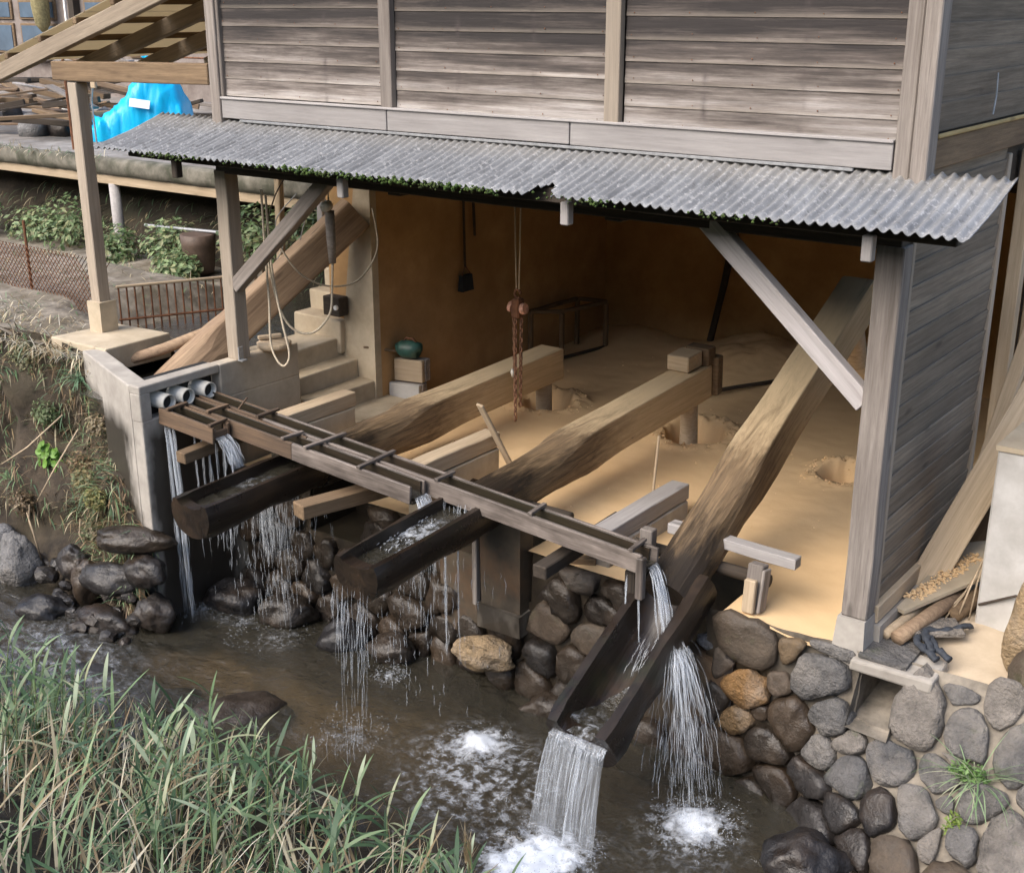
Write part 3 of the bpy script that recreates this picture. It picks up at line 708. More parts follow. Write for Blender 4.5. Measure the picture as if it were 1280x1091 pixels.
def chaikin(p, k=2):
    for _ in range(k):
        q = []
        for i in range(len(p)):
            a, b = p[i], p[(i + 1) % len(p)]
            q += [(a[0] * .75 + b[0] * .25, a[1] * .75 + b[1] * .25), (a[0] * .25 + b[0] * .75, a[1] * .25 + b[1] * .75)]
        p = q
    return p
def cell(i, seeds, bounds, wt=None):
    x0, x1, y0, y1 = bounds; p = [(x0, y0), (x1, y0), (x1, y1), (x0, y1)]; sx, sy = seeds[i]
    for j, (ox, oy) in enumerate(seeds):
        if j == i or math.hypot(ox - sx, oy - sy) > .9: continue
        nx, ny = ox - sx, oy - sy; tt = .5 + ((wt[i] - wt[j]) / (2 * (nx * nx + ny * ny)) if wt else 0); tt = min(.88, max(.12, tt)); mx, my = sx + nx * tt, sy + ny * tt; q = []
        for k in range(len(p)):
            a, b = p[k], p[(k + 1) % len(p)]
            da = (a[0] - mx) * nx + (a[1] - my) * ny; db = (b[0] - mx) * nx + (b[1] - my) * ny
            if da <= 0: q.append(a)
            if da * db < 0: t = da / (da - db); q.append((a[0] + (b[0] - a[0]) * t, a[1] + (b[1] - a[1]) * t))
        p = q
        if len(p) < 3: return None
    return p
def in_slot(u, v, m=0): return any(a - m < u < b + m for a, b, c, d in SLOT) and v > -.38 - m
# ---- wall under the pounders
rw = thing('retaining_wall', 'wet dark cobble retaining wall under the mill floor behind the log buckets', 'wall', (-3, -.1, -1.2))
msurf = lambda u, v: V((u, -.085 - .05 * (v / -1.05), v))
mn = lambda u, v: V((0, -1, .05)).normalized()
mb = grid(lin(-5.08, -.86, .06), lin(-1.4, -.03, .06), lambda u, v: tuple(msurf(u, v) + V((0, .012 * FB((u, v, 0), 6), 0))), 'mortar', 'mortar', rw,
          keep=lambda u, v: not in_slot(u, v))
seeds = []
row = 0; v = -1.22
while v < -.02:
    u = -5.1 + (row % 2) * .12
    while u < -.8:
        seeds.append((u + rnd.uniform(-.06, .06), v + rnd.uniform(-.05, .05))); u += rnd.uniform(.22, .40)
    v += .235; row += 1
for i, (u, v) in enumerate(seeds):
    if in_slot(u, v, .02) or u < -5.05 or u > -.92 or v < -1.3: continue
    if -2.66 < u < -2.22 and v > -.66: continue          # concrete pier stands here
    if -1.42 < u < -.98 and v > -.95: continue
    p = cell(i, seeds, (-5.12, -.86, -1.35, -.02))
    if not p: continue
    cx = sum(q[0] for q in p) / len(p); cy = sum(q[1] for q in p) / len(p)
    rad = sum(math.dist(q, (cx, cy)) for q in p) / len(p); s = max(.6, 1 - .013 / rad)
    p = chaikin([(cx + (q[0] - cx) * s, cy + (q[1] - cy) * s) for q in p])
    me, mw = dome(p, msurf, mn, rnd.uniform(.06, .11), i, 18)
    m = 'stone_wet'
    if u > -2.2 and v > -.6 and rnd.random() < .35: m = 'stone_mid'
    link('stone', me, m, rw, mw, True)
# slot linings, piers
M['slot'] = rough_mat('wet_slot_concrete', (.018, .014, .010), (.06, .046, .032), 5, (.03, .03, .018), 2, .5, .45, .3)
for x in PX:
    tb = MB(); tb.box((x - .36, .40, -.8), (x + .36, .50, -.02)); tb.box((x - .36, -.06, -.8), (x - .30, .46, -.012)); tb.box((x + .30, -.06, -.8), (x + .36, .46, -.012)); tb.box((x - .31, -.07, -.9), (x + .31, .42, -.40))
    obj('slot_lining', tb, 'slot', rw)
tb = MB(); tb.box((-2.60, -.21, -.45), (-2.27, -.05, .26), .006); obj('pier', tb, 'concrete_damp', rw)
tb = MB(); tb.box((-2.62, -.23, -.62), (-2.25, -.05, -.45), .01); obj('pier_base', tb, 'concrete_wet', rw)
tb = MB(); tb.box((-2.98, -.18, -.75), (-2.66, -.05, -.12), .008); obj('pier', tb, 'concrete_damp', rw)
bar('stile', (-2.645, -.20, -.48), (-2.645, -.20, .12), .04, .05, 'grey_wood', rw)
tb = MB(); tb.box((-1.02, -.16, -1.3), (-.72, .1, -.34), .02); obj('footing', tb, 'concrete_damp', rw)
# tan broken stone at the foot of the pier
# ---- wall at the right: bulges out toward the stream
rw2 = thing('stone_wall', 'dry grey stone and mortar wall with a square drain hole below the corner post', 'wall', (.3, -.3, -1.2))
def wy(u, v):
    yt = itp(u, [-1, -.2, .1, .4, .8, 1.4], [-.14, -.12, -.10, -.06, -.04, -.04]); yb = itp(u, [-1, -.6, -.15, .24, .7, 1.4, 2.5], [-.17, -.19, -.29, -.62, -.92, -1.15, -1.4])
    t = min(max(-v / 1.05, 0), 1.35); return yt + (yb - yt) * t ** 1.2
rsurf = lambda u, v: V((u, wy(u, v), v))
def rn(u, v):
    e = .02; a = rsurf(u + e, v) - rsurf(u - e, v); b = rsurf(u, v + e) - rsurf(u, v - e)
    return a.cross(b).normalized()
HOLE = (.09, .33, -.36, -.11)
grid(lin(-.9, 2.4, .045), lin(-1.4, -.01, .04), lambda u, v: tuple(rsurf(u, v) + rn(u, v) * (.04 * FB((u, v, 0), 4, 5) - .020)), 'mortar', 'mortar', rw2,
     keep=lambda u, v: not (HOLE[0] < u < HOLE[1] and HOLE[2] < v < HOLE[3]))
ST = [(-0.58, -0.18, 0.32, 0.24, 0), (-0.59, -0.44, 0.24, 0.24, 0), (-0.62, -0.67, 0.22, 0.17, 0), (-0.33, -0.13, 0.17, 0.11, 0), (-0.39, -0.35, 0.13, 0.12, 0), (-0.14, -0.22, 0.39, 0.23, 0), (-0.03, -0.4, 0.29, 0.22, 0), (-0.26, -0.55, 0.23, 0.32, -25), (-0.42, -0.75, 0.25, 0.22, 0), (-0.66, -0.92, 0.26, 0.25, 0), (-0.06, -0.63, 0.22, 0.16, 0), (-0.33, -0.96, 0.24, 0.19, 0), (-0.09, -0.84, 0.19, 0.18, 0), (0.10, -0.50, 0.15, 0.16, 0), (0.45, -0.24, 0.29, 0.30, 0), (0.70, -0.25, 0.25, 0.20, 0), (0.64, -0.10, 0.24, 0.06, 0), (0.87, -0.11, 0.13, 0.2, 0), (1.01, -0.24, 0.15, 0.29, 0), (0.37, -0.51, 0.34, 0.13, -10), (0.66, -0.46, 0.25, 0.10, 0), (0.72, -0.54, 0.12, 0.06, 0), (0.18, -0.66, 0.22, 0.2, 0), (0.58, -0.64, 0.33, 0.13, -25), (0.41, -0.72, 0.30, 0.15, -30), (0.19, -0.84, 0.18, 0.15, 0), (0.0, -1.03, 0.28, 0.22, 0), (0.32, -0.93, 0.18, 0.15, 0), (0.55, -0.87, 0.27, 0.18, 0), (0.71, -0.72, 0.07, 0.1, 0), (0.87, -0.51, 0.21, 0.11, 0), (0.9, -0.66, 0.15, 0.13, 0), (1.09, -0.63, 0.27, 0.2, 0), (0.70, -0.375, 0.10, 0.07, 0),
      (-.45, -1.1, .22, .2, 0), (.28, -1.1, .25, .2, 0), (.6, -1.08, .25, .2, 0), (.9, -.86, .24, .2, 0), (1.2, -.85, .3, .22, 0), (1.25, -.35, .26, .22, 0), (1.3, -.12, .25, .15, 0), (-.76, -1.15, .18, .18, 0), (-.75, -.35, .1, .14, 0), (-.77, -.6, .11, .2, 0), (-.47, -.56, .1, .14, 0), (-.12, -.06, .2, .06, 0), (1.5, -.6, .3, .25, 0), (1.6, -.25, .3, .25, 0)]
WT = [((a_[2] * a_[3]) ** .5 * .62) ** 2 for a_ in ST] + [.012] * 4
for i, (u, v, w_, h_, ro) in enumerate(ST):
    ex = 4.5 if i in (14, 15, 17, 18, 0) else 2.8; p = []
    rr = random.Random(i * 7 + 3); ph = rr.uniform(0, 6); nk = rr.choice((6, 7, 8)); w_ *= 1.2; h_ *= 1.2
    if ex > 4: nk = 8; ph = math.pi / 4
    for k in range(nk):
        a = 2 * math.pi * (k + rr.uniform(-.2, .2)) / nk + ph; c, s = math.cos(a), math.sin(a)
        x = math.copysign(abs(c) ** (2 / ex), c) * w_ / 2; y = math.copysign(abs(s) ** (2 / ex), s) * h_ / 2
        f = rr.uniform(.92, 1.12)
        x *= f; y *= f; q = R(ro); p.append((u + x * math.cos(q) - y * math.sin(q), v + x * math.sin(q) + y * math.cos(q)))
    pc = cell(i, [(a_[0], a_[1] * 1.15) for a_ in ST] + [(.13, -.26), (.29, -.26), (.21, -.36), (.21, -.16)], (u - w_ * .70, u + w_ * .70, v * 1.15 - h_ * .82, v * 1.15 + h_ * .82), WT) or p
    if pc is not p:
        pc = [(a_, b_ / 1.15) for a_, b_ in pc]
        cx = sum(q[0] for q in pc) / len(pc); cy = sum(q[1] for q in pc) / len(pc); rad = sum(math.dist(q, (cx, cy)) for q in pc) / len(pc); s = max(.6, 1 - .007 / rad)
        pc = [(cx + (q[0] - cx) * s, cy + (q[1] - cy) * s) for q in pc]
    p = chaikin(pc, 1 if (ex > 4 or u > .1) else 2); me, mw = dome(p, rsurf, rn, min(w_, h_) * (.17 if ex > 4 else .27), i + 300, 20)
    m = 'stone_dry'
    if u < -.2 or v < -.78: m = 'stone_mid'
    if v < -.66 and u < .5: m = 'stone_dark'
    if u < -.2 and v < -.45: m = 'stone_wet'
    if i in (1, 2): m = 'orange_stone'
    if u > -.1 and v > -.56: m = 'stone_dry'
    link('stone', me, m, rw2, mw, True)
tb = MB(); hx0, hx1, hz0, hz1 = .085, .335, -.365, -.105
tb.add([(hx0, -.30, hz0 - .03), (hx1, -.32, hz0 - .03), (hx1, -.13, hz1), (hx0, -.13, hz1), (hx0 + .02, .5, hz0 + .08), (hx1, .5, hz0 + .08), (hx1, .5, hz1), (hx0 + .02, .5, hz1)], [(0, 1, 5, 4), (1, 2, 6, 5), (2, 3, 7, 6), (3, 0, 4, 7), (4, 5, 6, 7)])
obj('drain_hole', tb, 'mortar', rw2)
tb = MB(); tb.box((.03, -.17, -.105), (.50, .12, -.03), .012); o = obj('lintel_slab', tb, 'concrete', rw2)
bv = o.modifiers.new('b', 'BEVEL'); bv.width = .015; bv.segments = 2
tb = MB(); tb.box((.06, -.13, -.03), (.34, .18, -.005), .006); obj('lintel_slab', tb, 'stone_dry', rw2)
# dark drip strip cut in the wall beside the pounder
tb = MB(); tb.box((-.745, -.165, -1.2), (-.69, -.10, -.12), .01); obj('wall_joint', tb, 'stone_dark', rw2)

# ================================================================== CONCRETE CHANNEL
ch = thing('concrete_channel', 'concrete headrace channel wall with three white pipes and a square post on it', 'channel', (-5.6, -.5, -1))
def wallbox(name, p0, p1, mat='concrete_wet', jit=.006):
    tb = MB(); tb.box(p0, p1, jit); o = obj(name, tb, mat, ch); b = o.modifiers.new('b', 'BEVEL'); b.width = .012; b.segments = 2; return o
def prism(poly, z0, z1, name, mat):
    n = len(poly); tb = MB(); tb.add([(x, y, z0) for x, y in poly] + [(x, y, z1) for x, y in poly], [tuple(range(n - 1, -1, -1)), tuple(range(n, 2 * n))] + [(i, (i + 1) % n, n + (i + 1) % n, n + i) for i in range(n)])
    o = obj(name, tb, mat, ch); b = o.modifiers.new('b', 'BEVEL'); b.width = .012; b.segments = 2; return o
# side wall facing +X with a window for the pipes: pieces round the opening y -.92..-.22, z .58...78
PY0, PY1, PZ0, PZ1 = -.90, -.24, .575, .775
wallbox('side_wall', (-5.24, -1.0, -1.3), (-5.12, .60, PZ0))
wallbox('side_wall', (-5.24, -1.0, PZ1), (-5.12, PY1, .845), jit=.003)
wallbox('side_wall', (-5.238, PY1, PZ0 - .01), (-5.118, .60, .842), jit=.003)
wallbox('side_wall', (-5.24, -1.0, PZ0 - .01), (-5.122, PY0, PZ1 + .01), jit=.002)
tb = MB(); tb.box((-5.36, -.95, .5), (-5.25, -.2, .82)); obj('opening_back', tb, 'pipe_dark', ch)
prism([(-5.24, -1.0), (-5.24, -.84), (-5.86, -.62), (-5.92, -.76)], -1.3, .838, 'front_wall', 'concrete_wet')
prism([(-5.93, -.70), (-5.86, -.56), (-6.42, -.36), (-6.50, -.50)], -1.3, .79, 'front_wall', 'concrete_wet')
wallbox('ledge', (-7.06, -.42, .60), (-6.30, .24, .80), 'concrete_sandy', .02)
tb = MB(); tb.box((-8.0, .28, .1), (-6.08, 3.4, .38)); tb.box((-6.35, -.55, .1), (-5.25, .27, .38)); obj('channel_floor', tb, 'dark_soil', ch)
for k, (y, dx) in enumerate(((-.785, .0), (-.605, .0), (-.395, .0))):
    tb = MB()
    vs = []; fs = []; n = 24
    for (x, r) in ((-5.36, .062), (-5.06 + dx, .062), (-5.06 + dx, .052), (-5.30, .052)):
        for i in range(n): a = 6.2832 * i / n; vs.append((x, y + r * math.cos(a), .685 + r * math.sin(a)))
    for j in range(3):
        for i in range(n): fs.append((j * n + i, j * n + (i + 1) % n, (j + 1) * n + (i + 1) % n, (j + 1) * n + i))
    tb.add(vs, fs); p_ = obj('pipe', tb, 'pvc', ch, True)
    tb = MB(); tb.add([(-5.11, y + .0515 * math.cos(6.2832 * i / n), .685 + .0515 * math.sin(6.2832 * i / n)) for i in range(n)], [tuple(range(n))]); obj('pipe_bore', tb, 'pipe_dark', p_)
chw = grid(lin(-7.75, -5.26, .1), lin(-.7, 3.0, .1), lambda x, y: (x, y, .50 + .008 * FB((x, y, 0), 5)), 'channel_water', 'water', attrs={'foam': lambda x, y: .0}, keep=lambda x, y: (x > -6.33 and y < .6) or (x < -6.05 and y > .26)); struct(chw)

# ================================================================== FLUME
fl = thing('wooden_flume', 'long grey wooden triple flume carrying water from the pipes to the log buckets', 'flume', (-4, -.6, .4))
def fzc(x): return .60 - (x + 5.1) * .068
def trough(y, xe, mat0='flume_wood', hw=.072, first=True, split=None):
    z0, z1 = fzc(-5.09), fzc(xe)
    bar('trough_floor', (-5.09, y, z0 - .055), (xe, y, z1 - .055), 2 * hw - .004, .02, 'wet_wood', fl, bev=.003)
    for s in (-1, 1):
        dx = rnd.uniform(-.02, .03)
        bar('trough_lining', (-5.085, y + s * (hw - .019), z0 + .004), (xe - .03, y + s * (hw - .019), z1 + .004), .010, .112, 'wet_wood', fl, bev=.002)
        if split:
            bar('trough_side', (-5.09, y + s * hw, z0), (split, y + s * hw, fzc(split)), .022, .125, 'rust_wood', fl, bev=.004, seg=4, jit=.002)
            bar('trough_side', (split + .003, y + s * hw, fzc(split)), (xe + dx, y + s * hw, fzc(xe + dx)), .022, .125, mat0, fl, bev=.004, seg=6, jit=.002)
        else: bar('trough_side', (-5.09, y + s * hw, z0), (xe + dx, y + s * hw, fzc(xe + dx)), .022, .125, mat0, fl, bev=.004, seg=4, jit=.002)
trough(-.79, -4.52, 'rust_wood')
trough(-.60, -2.80, 'flume_wood', split=-3.9)
trough(-.41, -1.16, 'flume_wood', split=-4.4)
for (x, ya, yb) in ((-4.98, -.88, -.68), (-4.75, -.70, -.50), (-4.52, -.88, -.70), (-4.42, -.52, -.30), (-3.75, -.70, -.31), (-3.98, -.69, -.5), (-3.25, -.70, -.31), (-2.74, -.50, -.31), (-1.98, -.50, -.31), (-1.24, -.50, -.31)):
    bar('cross_bar', (x, ya, fzc(x) + .076), (x + rnd.uniform(-.02, .02), yb, fzc(x) + .078), .032, .02, 'flume_wood' if x > -4.3 else 'rust_wood', fl, bev=.003)
bar('upright', (-1.17, -.49, fzc(-1.17) - .22), (-1.17, -.49, fzc(-1.17) + .05), .05, .05, 'flume_wood', fl)
bar('gate_stick', (-4.72, -.49, .56), (-4.60, -.44, .72), .025, .012, 'rust_wood', fl)
bar('end_plate', (-4.515, -.865, fzc(-4.5) - .0), (-4.515, -.715, fzc(-4.5)), .02, .05, 'rust_wood', fl)
# bearers under the flume, standing out from the wall
for (x, ya, z) in ((-4.78, -.95, .36), (-1.82, -.62, .155)):
    bar('flume_bearer', (x, ya, z), (x, .35, z + .03), .10, .085, 'dark_wood' if x > -3 else 'brown_wood', fl, seg=3, jit=.004)
bar('flume_bearer', (-3.62, -.92, .22), (-3.30, .2, .23), .14, .10, 'brown_wood', fl, seg=3, jit=.004)
bar('flume_post', (-1.30, -.36, -.35), (-1.30, -.36, .22), .075, .075, 'dark_wood', fl)

# flume water
for y, xe in ((-.79, -4.5), (-.60, -2.80), (-.41, -1.15)):
    o = grid(lin(-5.05, xe, .05), lin(y - .058, y + .058, .0193), lambda x, yy: (x, yy, fzc(x) - .022 + .004 * FB((x, yy * 3, 0), 12)), 'flume_water', 'water', attrs={'foam': lambda x, yy: .25 if x < -4.8 else .05})
    stuff(tag(o, {-.79: 'water running in the short outer trough of the flume', -.60: 'water running in the middle trough of the flume', -.41: 'water running in the longest inner trough of the flume'}[y], 'water'))

# ================================================================== CAPPED PIERS BESIDE THE POUNDERS
def pier(x, y0, y1, h, label, mat='concrete_sandy'):
    t = thing('bearing_pier', label, 'pier', (x, (y0 + y1) / 2, 0), 'concrete piers beside the pounders')
    tb = MB(); tb.box((x - .07, y0 + .02, -.3), (x + .08, y1 - .01, h - .125), .006); o = obj('base', tb, mat, t); b = o.modifiers.new('b', 'BEVEL'); b.width = .01
    bar('timber_cap', (x, y0, h - .06), (x, y1, h - .06), .145, .115, 'trim_wood' if x > -3 else 'tan_wood', t, seg=4, jit=.004)
    return t
pier(-4.66, -.15, .70, .49, 'timber capped concrete pier nearest the concrete stairs')
pier(-3.25, -.15, .78, .41, 'timber capped concrete pier with a stick leaning on it')
pier(-1.76, -.05, 1.05, .25, 'pale timber capped concrete pier behind the end of the flume', 'concrete')

# ================================================================== POUNDERS
def lever(x, tilt, label, tip=-1.58, head_block=False, pz=.24, headlen=2.66, water_in=True):
    rot = Matrix.Rotation(tilt, 3, 'X')
    piv = V((x, .10, pz)); t = thing('clay_pounder', label, 'pounder', piv, 'water-driven clay pounders', rot)
    mw = WM[t]
    # beam: squared at the head, rough and round toward the bucket
    n = 20; vs = []; fs = []
    ss = [headlen, headlen - .02] + lin(.1, headlen - .1, .13)[::-1] + lin(-.42, .05, .08)[::-1]
    ss = sorted(set(ss), reverse=True)
    for i, s in enumerate(ss):
        k = sst(.05, 1.35, s); hw = .168 + (.124 - .168) * k; hh = .17 + (.145 - .17) * k; cr = .014 + (.19 - .014) * (1 - sst(.2, 1.0, s)) ** 1.6
        zc = .04 + .02 * k; rag = (1 - k) * .012 + .012 * math.exp(-((s - .6) / .28) ** 2)
        if s == headlen: hw *= .95; hh *= .95
        for a_ in range(n):
            qd, j_ = divmod(a_, 5); a = math.pi / 2 * (qd + j_ / 4); sg = ((1, 1), (-1, 1), (-1, -1), (1, -1))[qd]
            c_ = min(cr, hw * .98, hh * .98); px = sg[0] * (hw - c_) + c_ * math.cos(a); pzz = sg[1] * (hh - c_) + c_ * math.sin(a)
            q = V((px + .008 * math.sin(s * 1.1 + x), s, pzz + zc)); nn = FB(q + V((x * 9, 0, 0)), 5, 4)
            f = 1 + rag * 4 * nn + .004 * N3(q, 3)
            vs.append((q.x * f, q.y, zc + (q.z - zc) * f))
    for i in range(len(ss) - 1):
        for k in range(n): fs.append((i * n + k, i * n + (k + 1) % n, (i + 1) * n + (k + 1) % n, (i + 1) * n + k))
    fs += [tuple(range(n - 1, -1, -1)), tuple(range((len(ss) - 1) * n, len(ss) * n))]
    tb = MB(); tb.add(vs, fs); o = obj('beam', tb, 'beam', t, False, mw)
    me = o.data; bm = bmesh.new(); bm.from_mesh(me); bmesh.ops.recalc_face_normals(bm, faces=bm.faces)
    for e in bm.edges: e.smooth = not (e.is_manifold and e.calc_face_angle(0) > .30)
    bm.to_mesh(me); bm.free(); me.polygons.foreach_set('use_smooth', [True] * len(me.polygons))
    # bucket: hollowed log
    Ro, rim, bo, ik = (.236, .12, 0., .86) if tip > -1.5 else (.188, .085, .075, .80); m = 14; vs = []; fs = []
    sb = [-.22, -.30, -.38, -.50, -.62, -.78, -.95, -1.12, tip + .26, tip + .15, tip + .09, tip]
    dep = [.02, .03, .10, .20, .25, .265, .275, .28, .28, .25] + ([.055, .05] if tip < -1.5 else [.13, .11])
    inr = [.05, .10, .15, .165, .168, .17, .172, .172, .172, .17, .16, .15]
    for s, d, ir in zip(sb, dep, inr):
        ro = Ro * (1 + .03 * N3((s * 3, x, 0))) * (.955 if s == tip else 1); a0 = math.asin(rim / ro)
        ring = []; d *= ik; ir *= ik
        for k in range(m + 1):      # outer arc from the right rim down and round to the left rim
            a = a0 + (-math.pi - 2 * a0) * k / m; q = V((ro * math.cos(a), s, ro * math.sin(a)))
            f = 1 + .10 * FB(q + V((x * 7, 0, 0)), 3.5, 4); ring.append((q.x * f, s, q.z * f + bo))
        for k in range(m + 1):      # inner hollow from the left rim back to the right rim
            a = math.pi * k / m; ring.append((-math.cos(a) * ir, s, bo + rim - abs(math.sin(a)) ** .8 * d + .006 * N3((s * 9, a * 3, x))))
        vs += ring
    nn = 2 * (m + 1)
    for i in range(len(sb) - 1):
        for k in range(nn): fs.append((i * nn + k, i * nn + (k + 1) % nn, (i + 1) * nn + (k + 1) % nn, (i + 1) * nn + k))
    for i in (0, len(sb) - 1):      # end faces, strip between outer and inner arc
        for k in range(m): fs.append((i * nn + k, i * nn + k + 1, i * nn + nn - 2 - k, i * nn + nn - 1 - k))
    tb = MB(); tb.add(vs, fs); o = obj('bucket', tb, 'bucket', t, False, mw)
    bm = bmesh.new(); bm.from_mesh(o.data); bmesh.ops.recalc_face_normals(bm, faces=bm.faces)
    for e in bm.edges: e.smooth = not (e.is_manifold and e.calc_face_angle(0) > .7)
    bm.to_mesh(o.data); bm.free(); o.data.polygons.foreach_set('use_smooth', [True] * len(o.data.polygons))
    # pestle through the head
    L = MB(); pts = [(0, headlen - .16, .0), (0, headlen - .16, -.28), (0, headlen - .16, -.50), (0, headlen - .16, -.62), (0, headlen - .16, -.70), (0, headlen - .16, -.74)]
    L.tube(pts, [.075, .075, .08, .088, .08, .04], 12); pe = obj('pestle', L, 'tan_wood', t, True, mw)
    L = MB(); L.tube([(0, headlen - .16, -.50), (.005, headlen - .16, -.58), (0, headlen - .155, -.68), (0, headlen - .16, -.755)], [.083, .102, .095, .035], 12); obj('clay_coat', L, 'sand', pe, True, mw)
    if head_block:
        link('head_block', bevel_box(.20, .24, .13, .008), 'tan_wood', t, mw @ Matrix.Translation((-.02, headlen - .22, .285)))
        link('wedge', bevel_box(.22, .13, .15, .008), 'brown_wood', t, mw @ Matrix.Translation((.02, headlen - .02, .285)))
        link('end_cheek', bevel_box(.30, .10, .34, .01), 'brown_wood', t, mw @ Matrix.Translation((.02, headlen + .06, .10)))
    L = MB(); L.tube([(-.48, 0, -.06), (.48, 0, -.06)], .042, 10); obj('axle', L, 'dark_wood', t, True, mw)
    return t, mw
P1 = lever(PX[0], R(1.5), 'level clay pounder beam nearest the stairs with its bucket under the short trough')
P2 = lever(PX[1], R(3.0), 'middle clay pounder beam with a block on its head, lying level', head_block=True, pz=.27)
P3 = lever(PX[2], R(27), 'tilted clay pounder beam with its head raised and its bucket pouring into the stream', tip=-1.48, pz=.20)
# water standing in the two level buckets
for (tt, mw), nm in ((P1, 'nearest the stairs'), (P2, 'of the middle pounder')):
    o = grid(lin(-.13, .13, .02), lin(-1.47, -.42, .03), lambda x, s: tuple(mw @ V((x, s, .085 + .008 * FB((x, s, 0), 12)))), 'bucket_water', 'water', attrs={'foam': lambda x, s: .55 * math.exp(-((s + .95) / .22) ** 2) if 'middle' in nm else .35 * math.exp(-((s + .95) / .15) ** 2)})
    stuff(tag(o, 'water filling the log bucket ' + nm, 'water'))
# axle stand of the tilted pounder
st = thing('axle_stand', 'weathered wooden axle stand at the tilted pounder, posts under a cross plank', 'stand', (-.8, .1, 0))
bar('cross_plank', (-1.36, .20, .30), (-.46, .16, .30), .09, .07, 'trim_wood', st, seg=4, jit=.004)
bar('post', (-.66, -.01, -.02), (-.66, .04, .29), .10, .085, 'grey_wood', st)
bar('packing_block', (-.655, -.08, .01), (-.655, -.06, .22), .075, .04, 'tan_wood', st)
bar('side_plate', (-.60, -.02, .0), (-.60, .03, .27), .02, .10, 'grey_wood', st)
bar('post', (-1.42, .02, -.05), (-1.42, .02, .33), .09, .07, 'grey_wood', st)
# ================================================================== STAIRS
stt = thing('concrete_stairs', 'sandy concrete stairs rising to the left beside the pale wall end', 'stairs', (-5.2, 1.0, 0))
steps = [(-4.72, .16), (-5.06, .32), (-5.26, .48), (-5.46, .65)]
for i, (x, z) in enumerate(steps):
    tb = MB(); y0 = .66 if i < 4 else .72
    tb.box((x - (.42 if i else .7), y0, -.15), (x, 1.52 if i else 1.60, z), .008); o = obj('step', tb, 'concrete_sandy', stt)
    b = o.modifiers.new('b', 'BEVEL'); b.width = .015; b.segments = 2
for i in range(5):
    tb = MB(); z = .82 + .17 * i; y = 1.40 + .21 * i
    tb.box((-6.0, y, z - .3), (-5.42, y + .7, z), .008); o = obj('step', tb, 'concrete_sandy', stt); b = o.modifiers.new('b', 'BEVEL'); b.width = .015; b.segments = 2
# ================================================================== SMALL THINGS INSIDE
def hang(name, label, cat, loc): return thing(name, label, cat, loc)
h = hang('chain_hoist', 'rusty chain hoist hanging on a rope in the open front', 'hoist', (-3.7, 1.72, 1.1))
cx, cy = -3.70, 1.72
for s in (-1, 1):
    tb = MB(); tb.tube([(cx + s * .035, cy, 2.3), (cx + s * .022, cy, 1.6), (cx + s * .012, cy, 1.26)], .0065, 6); obj('rope', tb, 'rope', h, True)
tb = MB(); tb.tube([(cx + .03 * math.cos(a), cy, 1.235 + .035 * math.sin(a)) for a in [i * .45 for i in range(13)]], .011, 6); obj('hook', tb, 'rust', h, True)
tb = MB(); tb.box((cx - .04, cy - .045, 1.04), (cx + .04, cy + .045, 1.20), .006); o = obj('gear_case', tb, 'rust', h); b = o.modifiers.new('b', 'BEVEL'); b.width = .012
for s in (-1, 1):
    tb = MB(); tb.tube([(cx + s * .045, cy, 1.115), (cx + s * .08, cy, 1.12)], [.048, .044], 10); obj('drum', tb, 'hook_body', h)
tb = MB()
for q, (dx, dy, z1, z0) in enumerate(((-.03, -.01, 1.05, .30), (.032, .01, 1.05, .28), (.0, -.03, 1.05, .16), (.012, .03, 1.0, .36))):
    z = z1; k = 0
    while z > z0:
        c = V((cx + dx * (1 - .5 * (1.05 - z)), cy + dy, z)); pts = []
        for i in range(9):
            a = 6.2832 * i / 8; u, v = .012 * math.cos(a), .026 * math.sin(a)
            pts.append(c + (V((u, 0, v)) if k % 2 else V((0, u, v))))
        tb.tube(pts, .0065, 4, False); z -= .040; k += 1
obj('chain', tb, 'chain', h, True)
tb = MB(); tb.tube([(cx - .035, cy - .03, .60), (cx - .03, cy - .03, .57), (cx - .028, cy - .03, .53)], [.008, .018, .008], 8); obj('weight', tb, 'pvc', h, True)
# brush hung on the wall
h = hang('hanging_brush', 'dark brush hanging by a cord on the brown inner wall', 'brush', (-5.02, 2.66, .95))
tb = MB(); tb.tube([(-5.01, 2.66, 1.9), (-5.005, 2.66, 1.5), (-5.0, 2.66, 1.14)], .012, 6); obj('cord', tb, 'dark_rope', h)
tb = MB(); tb.tube([(-5.0, 2.66, 1.16), (-4.99, 2.60, 1.06)], .006, 5); tb.tube([(-5.0, 2.66, 1.16), (-4.99, 2.74, 1.06)], .006, 5); obj('wire_handle', tb, 'rust', h)
tb = MB(); tb.add([(-5.03, 2.585, .92), (-4.97, 2.585, .92), (-4.97, 2.755, .92), (-5.03, 2.755, .92), (-5.02, 2.595, 1.07), (-4.98, 2.595, 1.07), (-4.98, 2.745, 1.07), (-5.02, 2.745, 1.07)], [(3, 2, 1, 0), (4, 5, 6, 7), (0, 1, 5, 4), (1, 2, 6, 5), (2, 3, 7, 6), (3, 0, 4, 7)]); obj('bristles', tb, 'brush', h)
o = MB(); o.tube([(-5.0, 2.78, 1.95), (-4.99, 2.79, 1.6), (-4.99, 2.80, 1.42)], [.01, .014, .012], 6); tag(obj('short_rope', o, 'dark_rope'), 'short dark cord hanging beside the brush on the inner wall', 'cord')
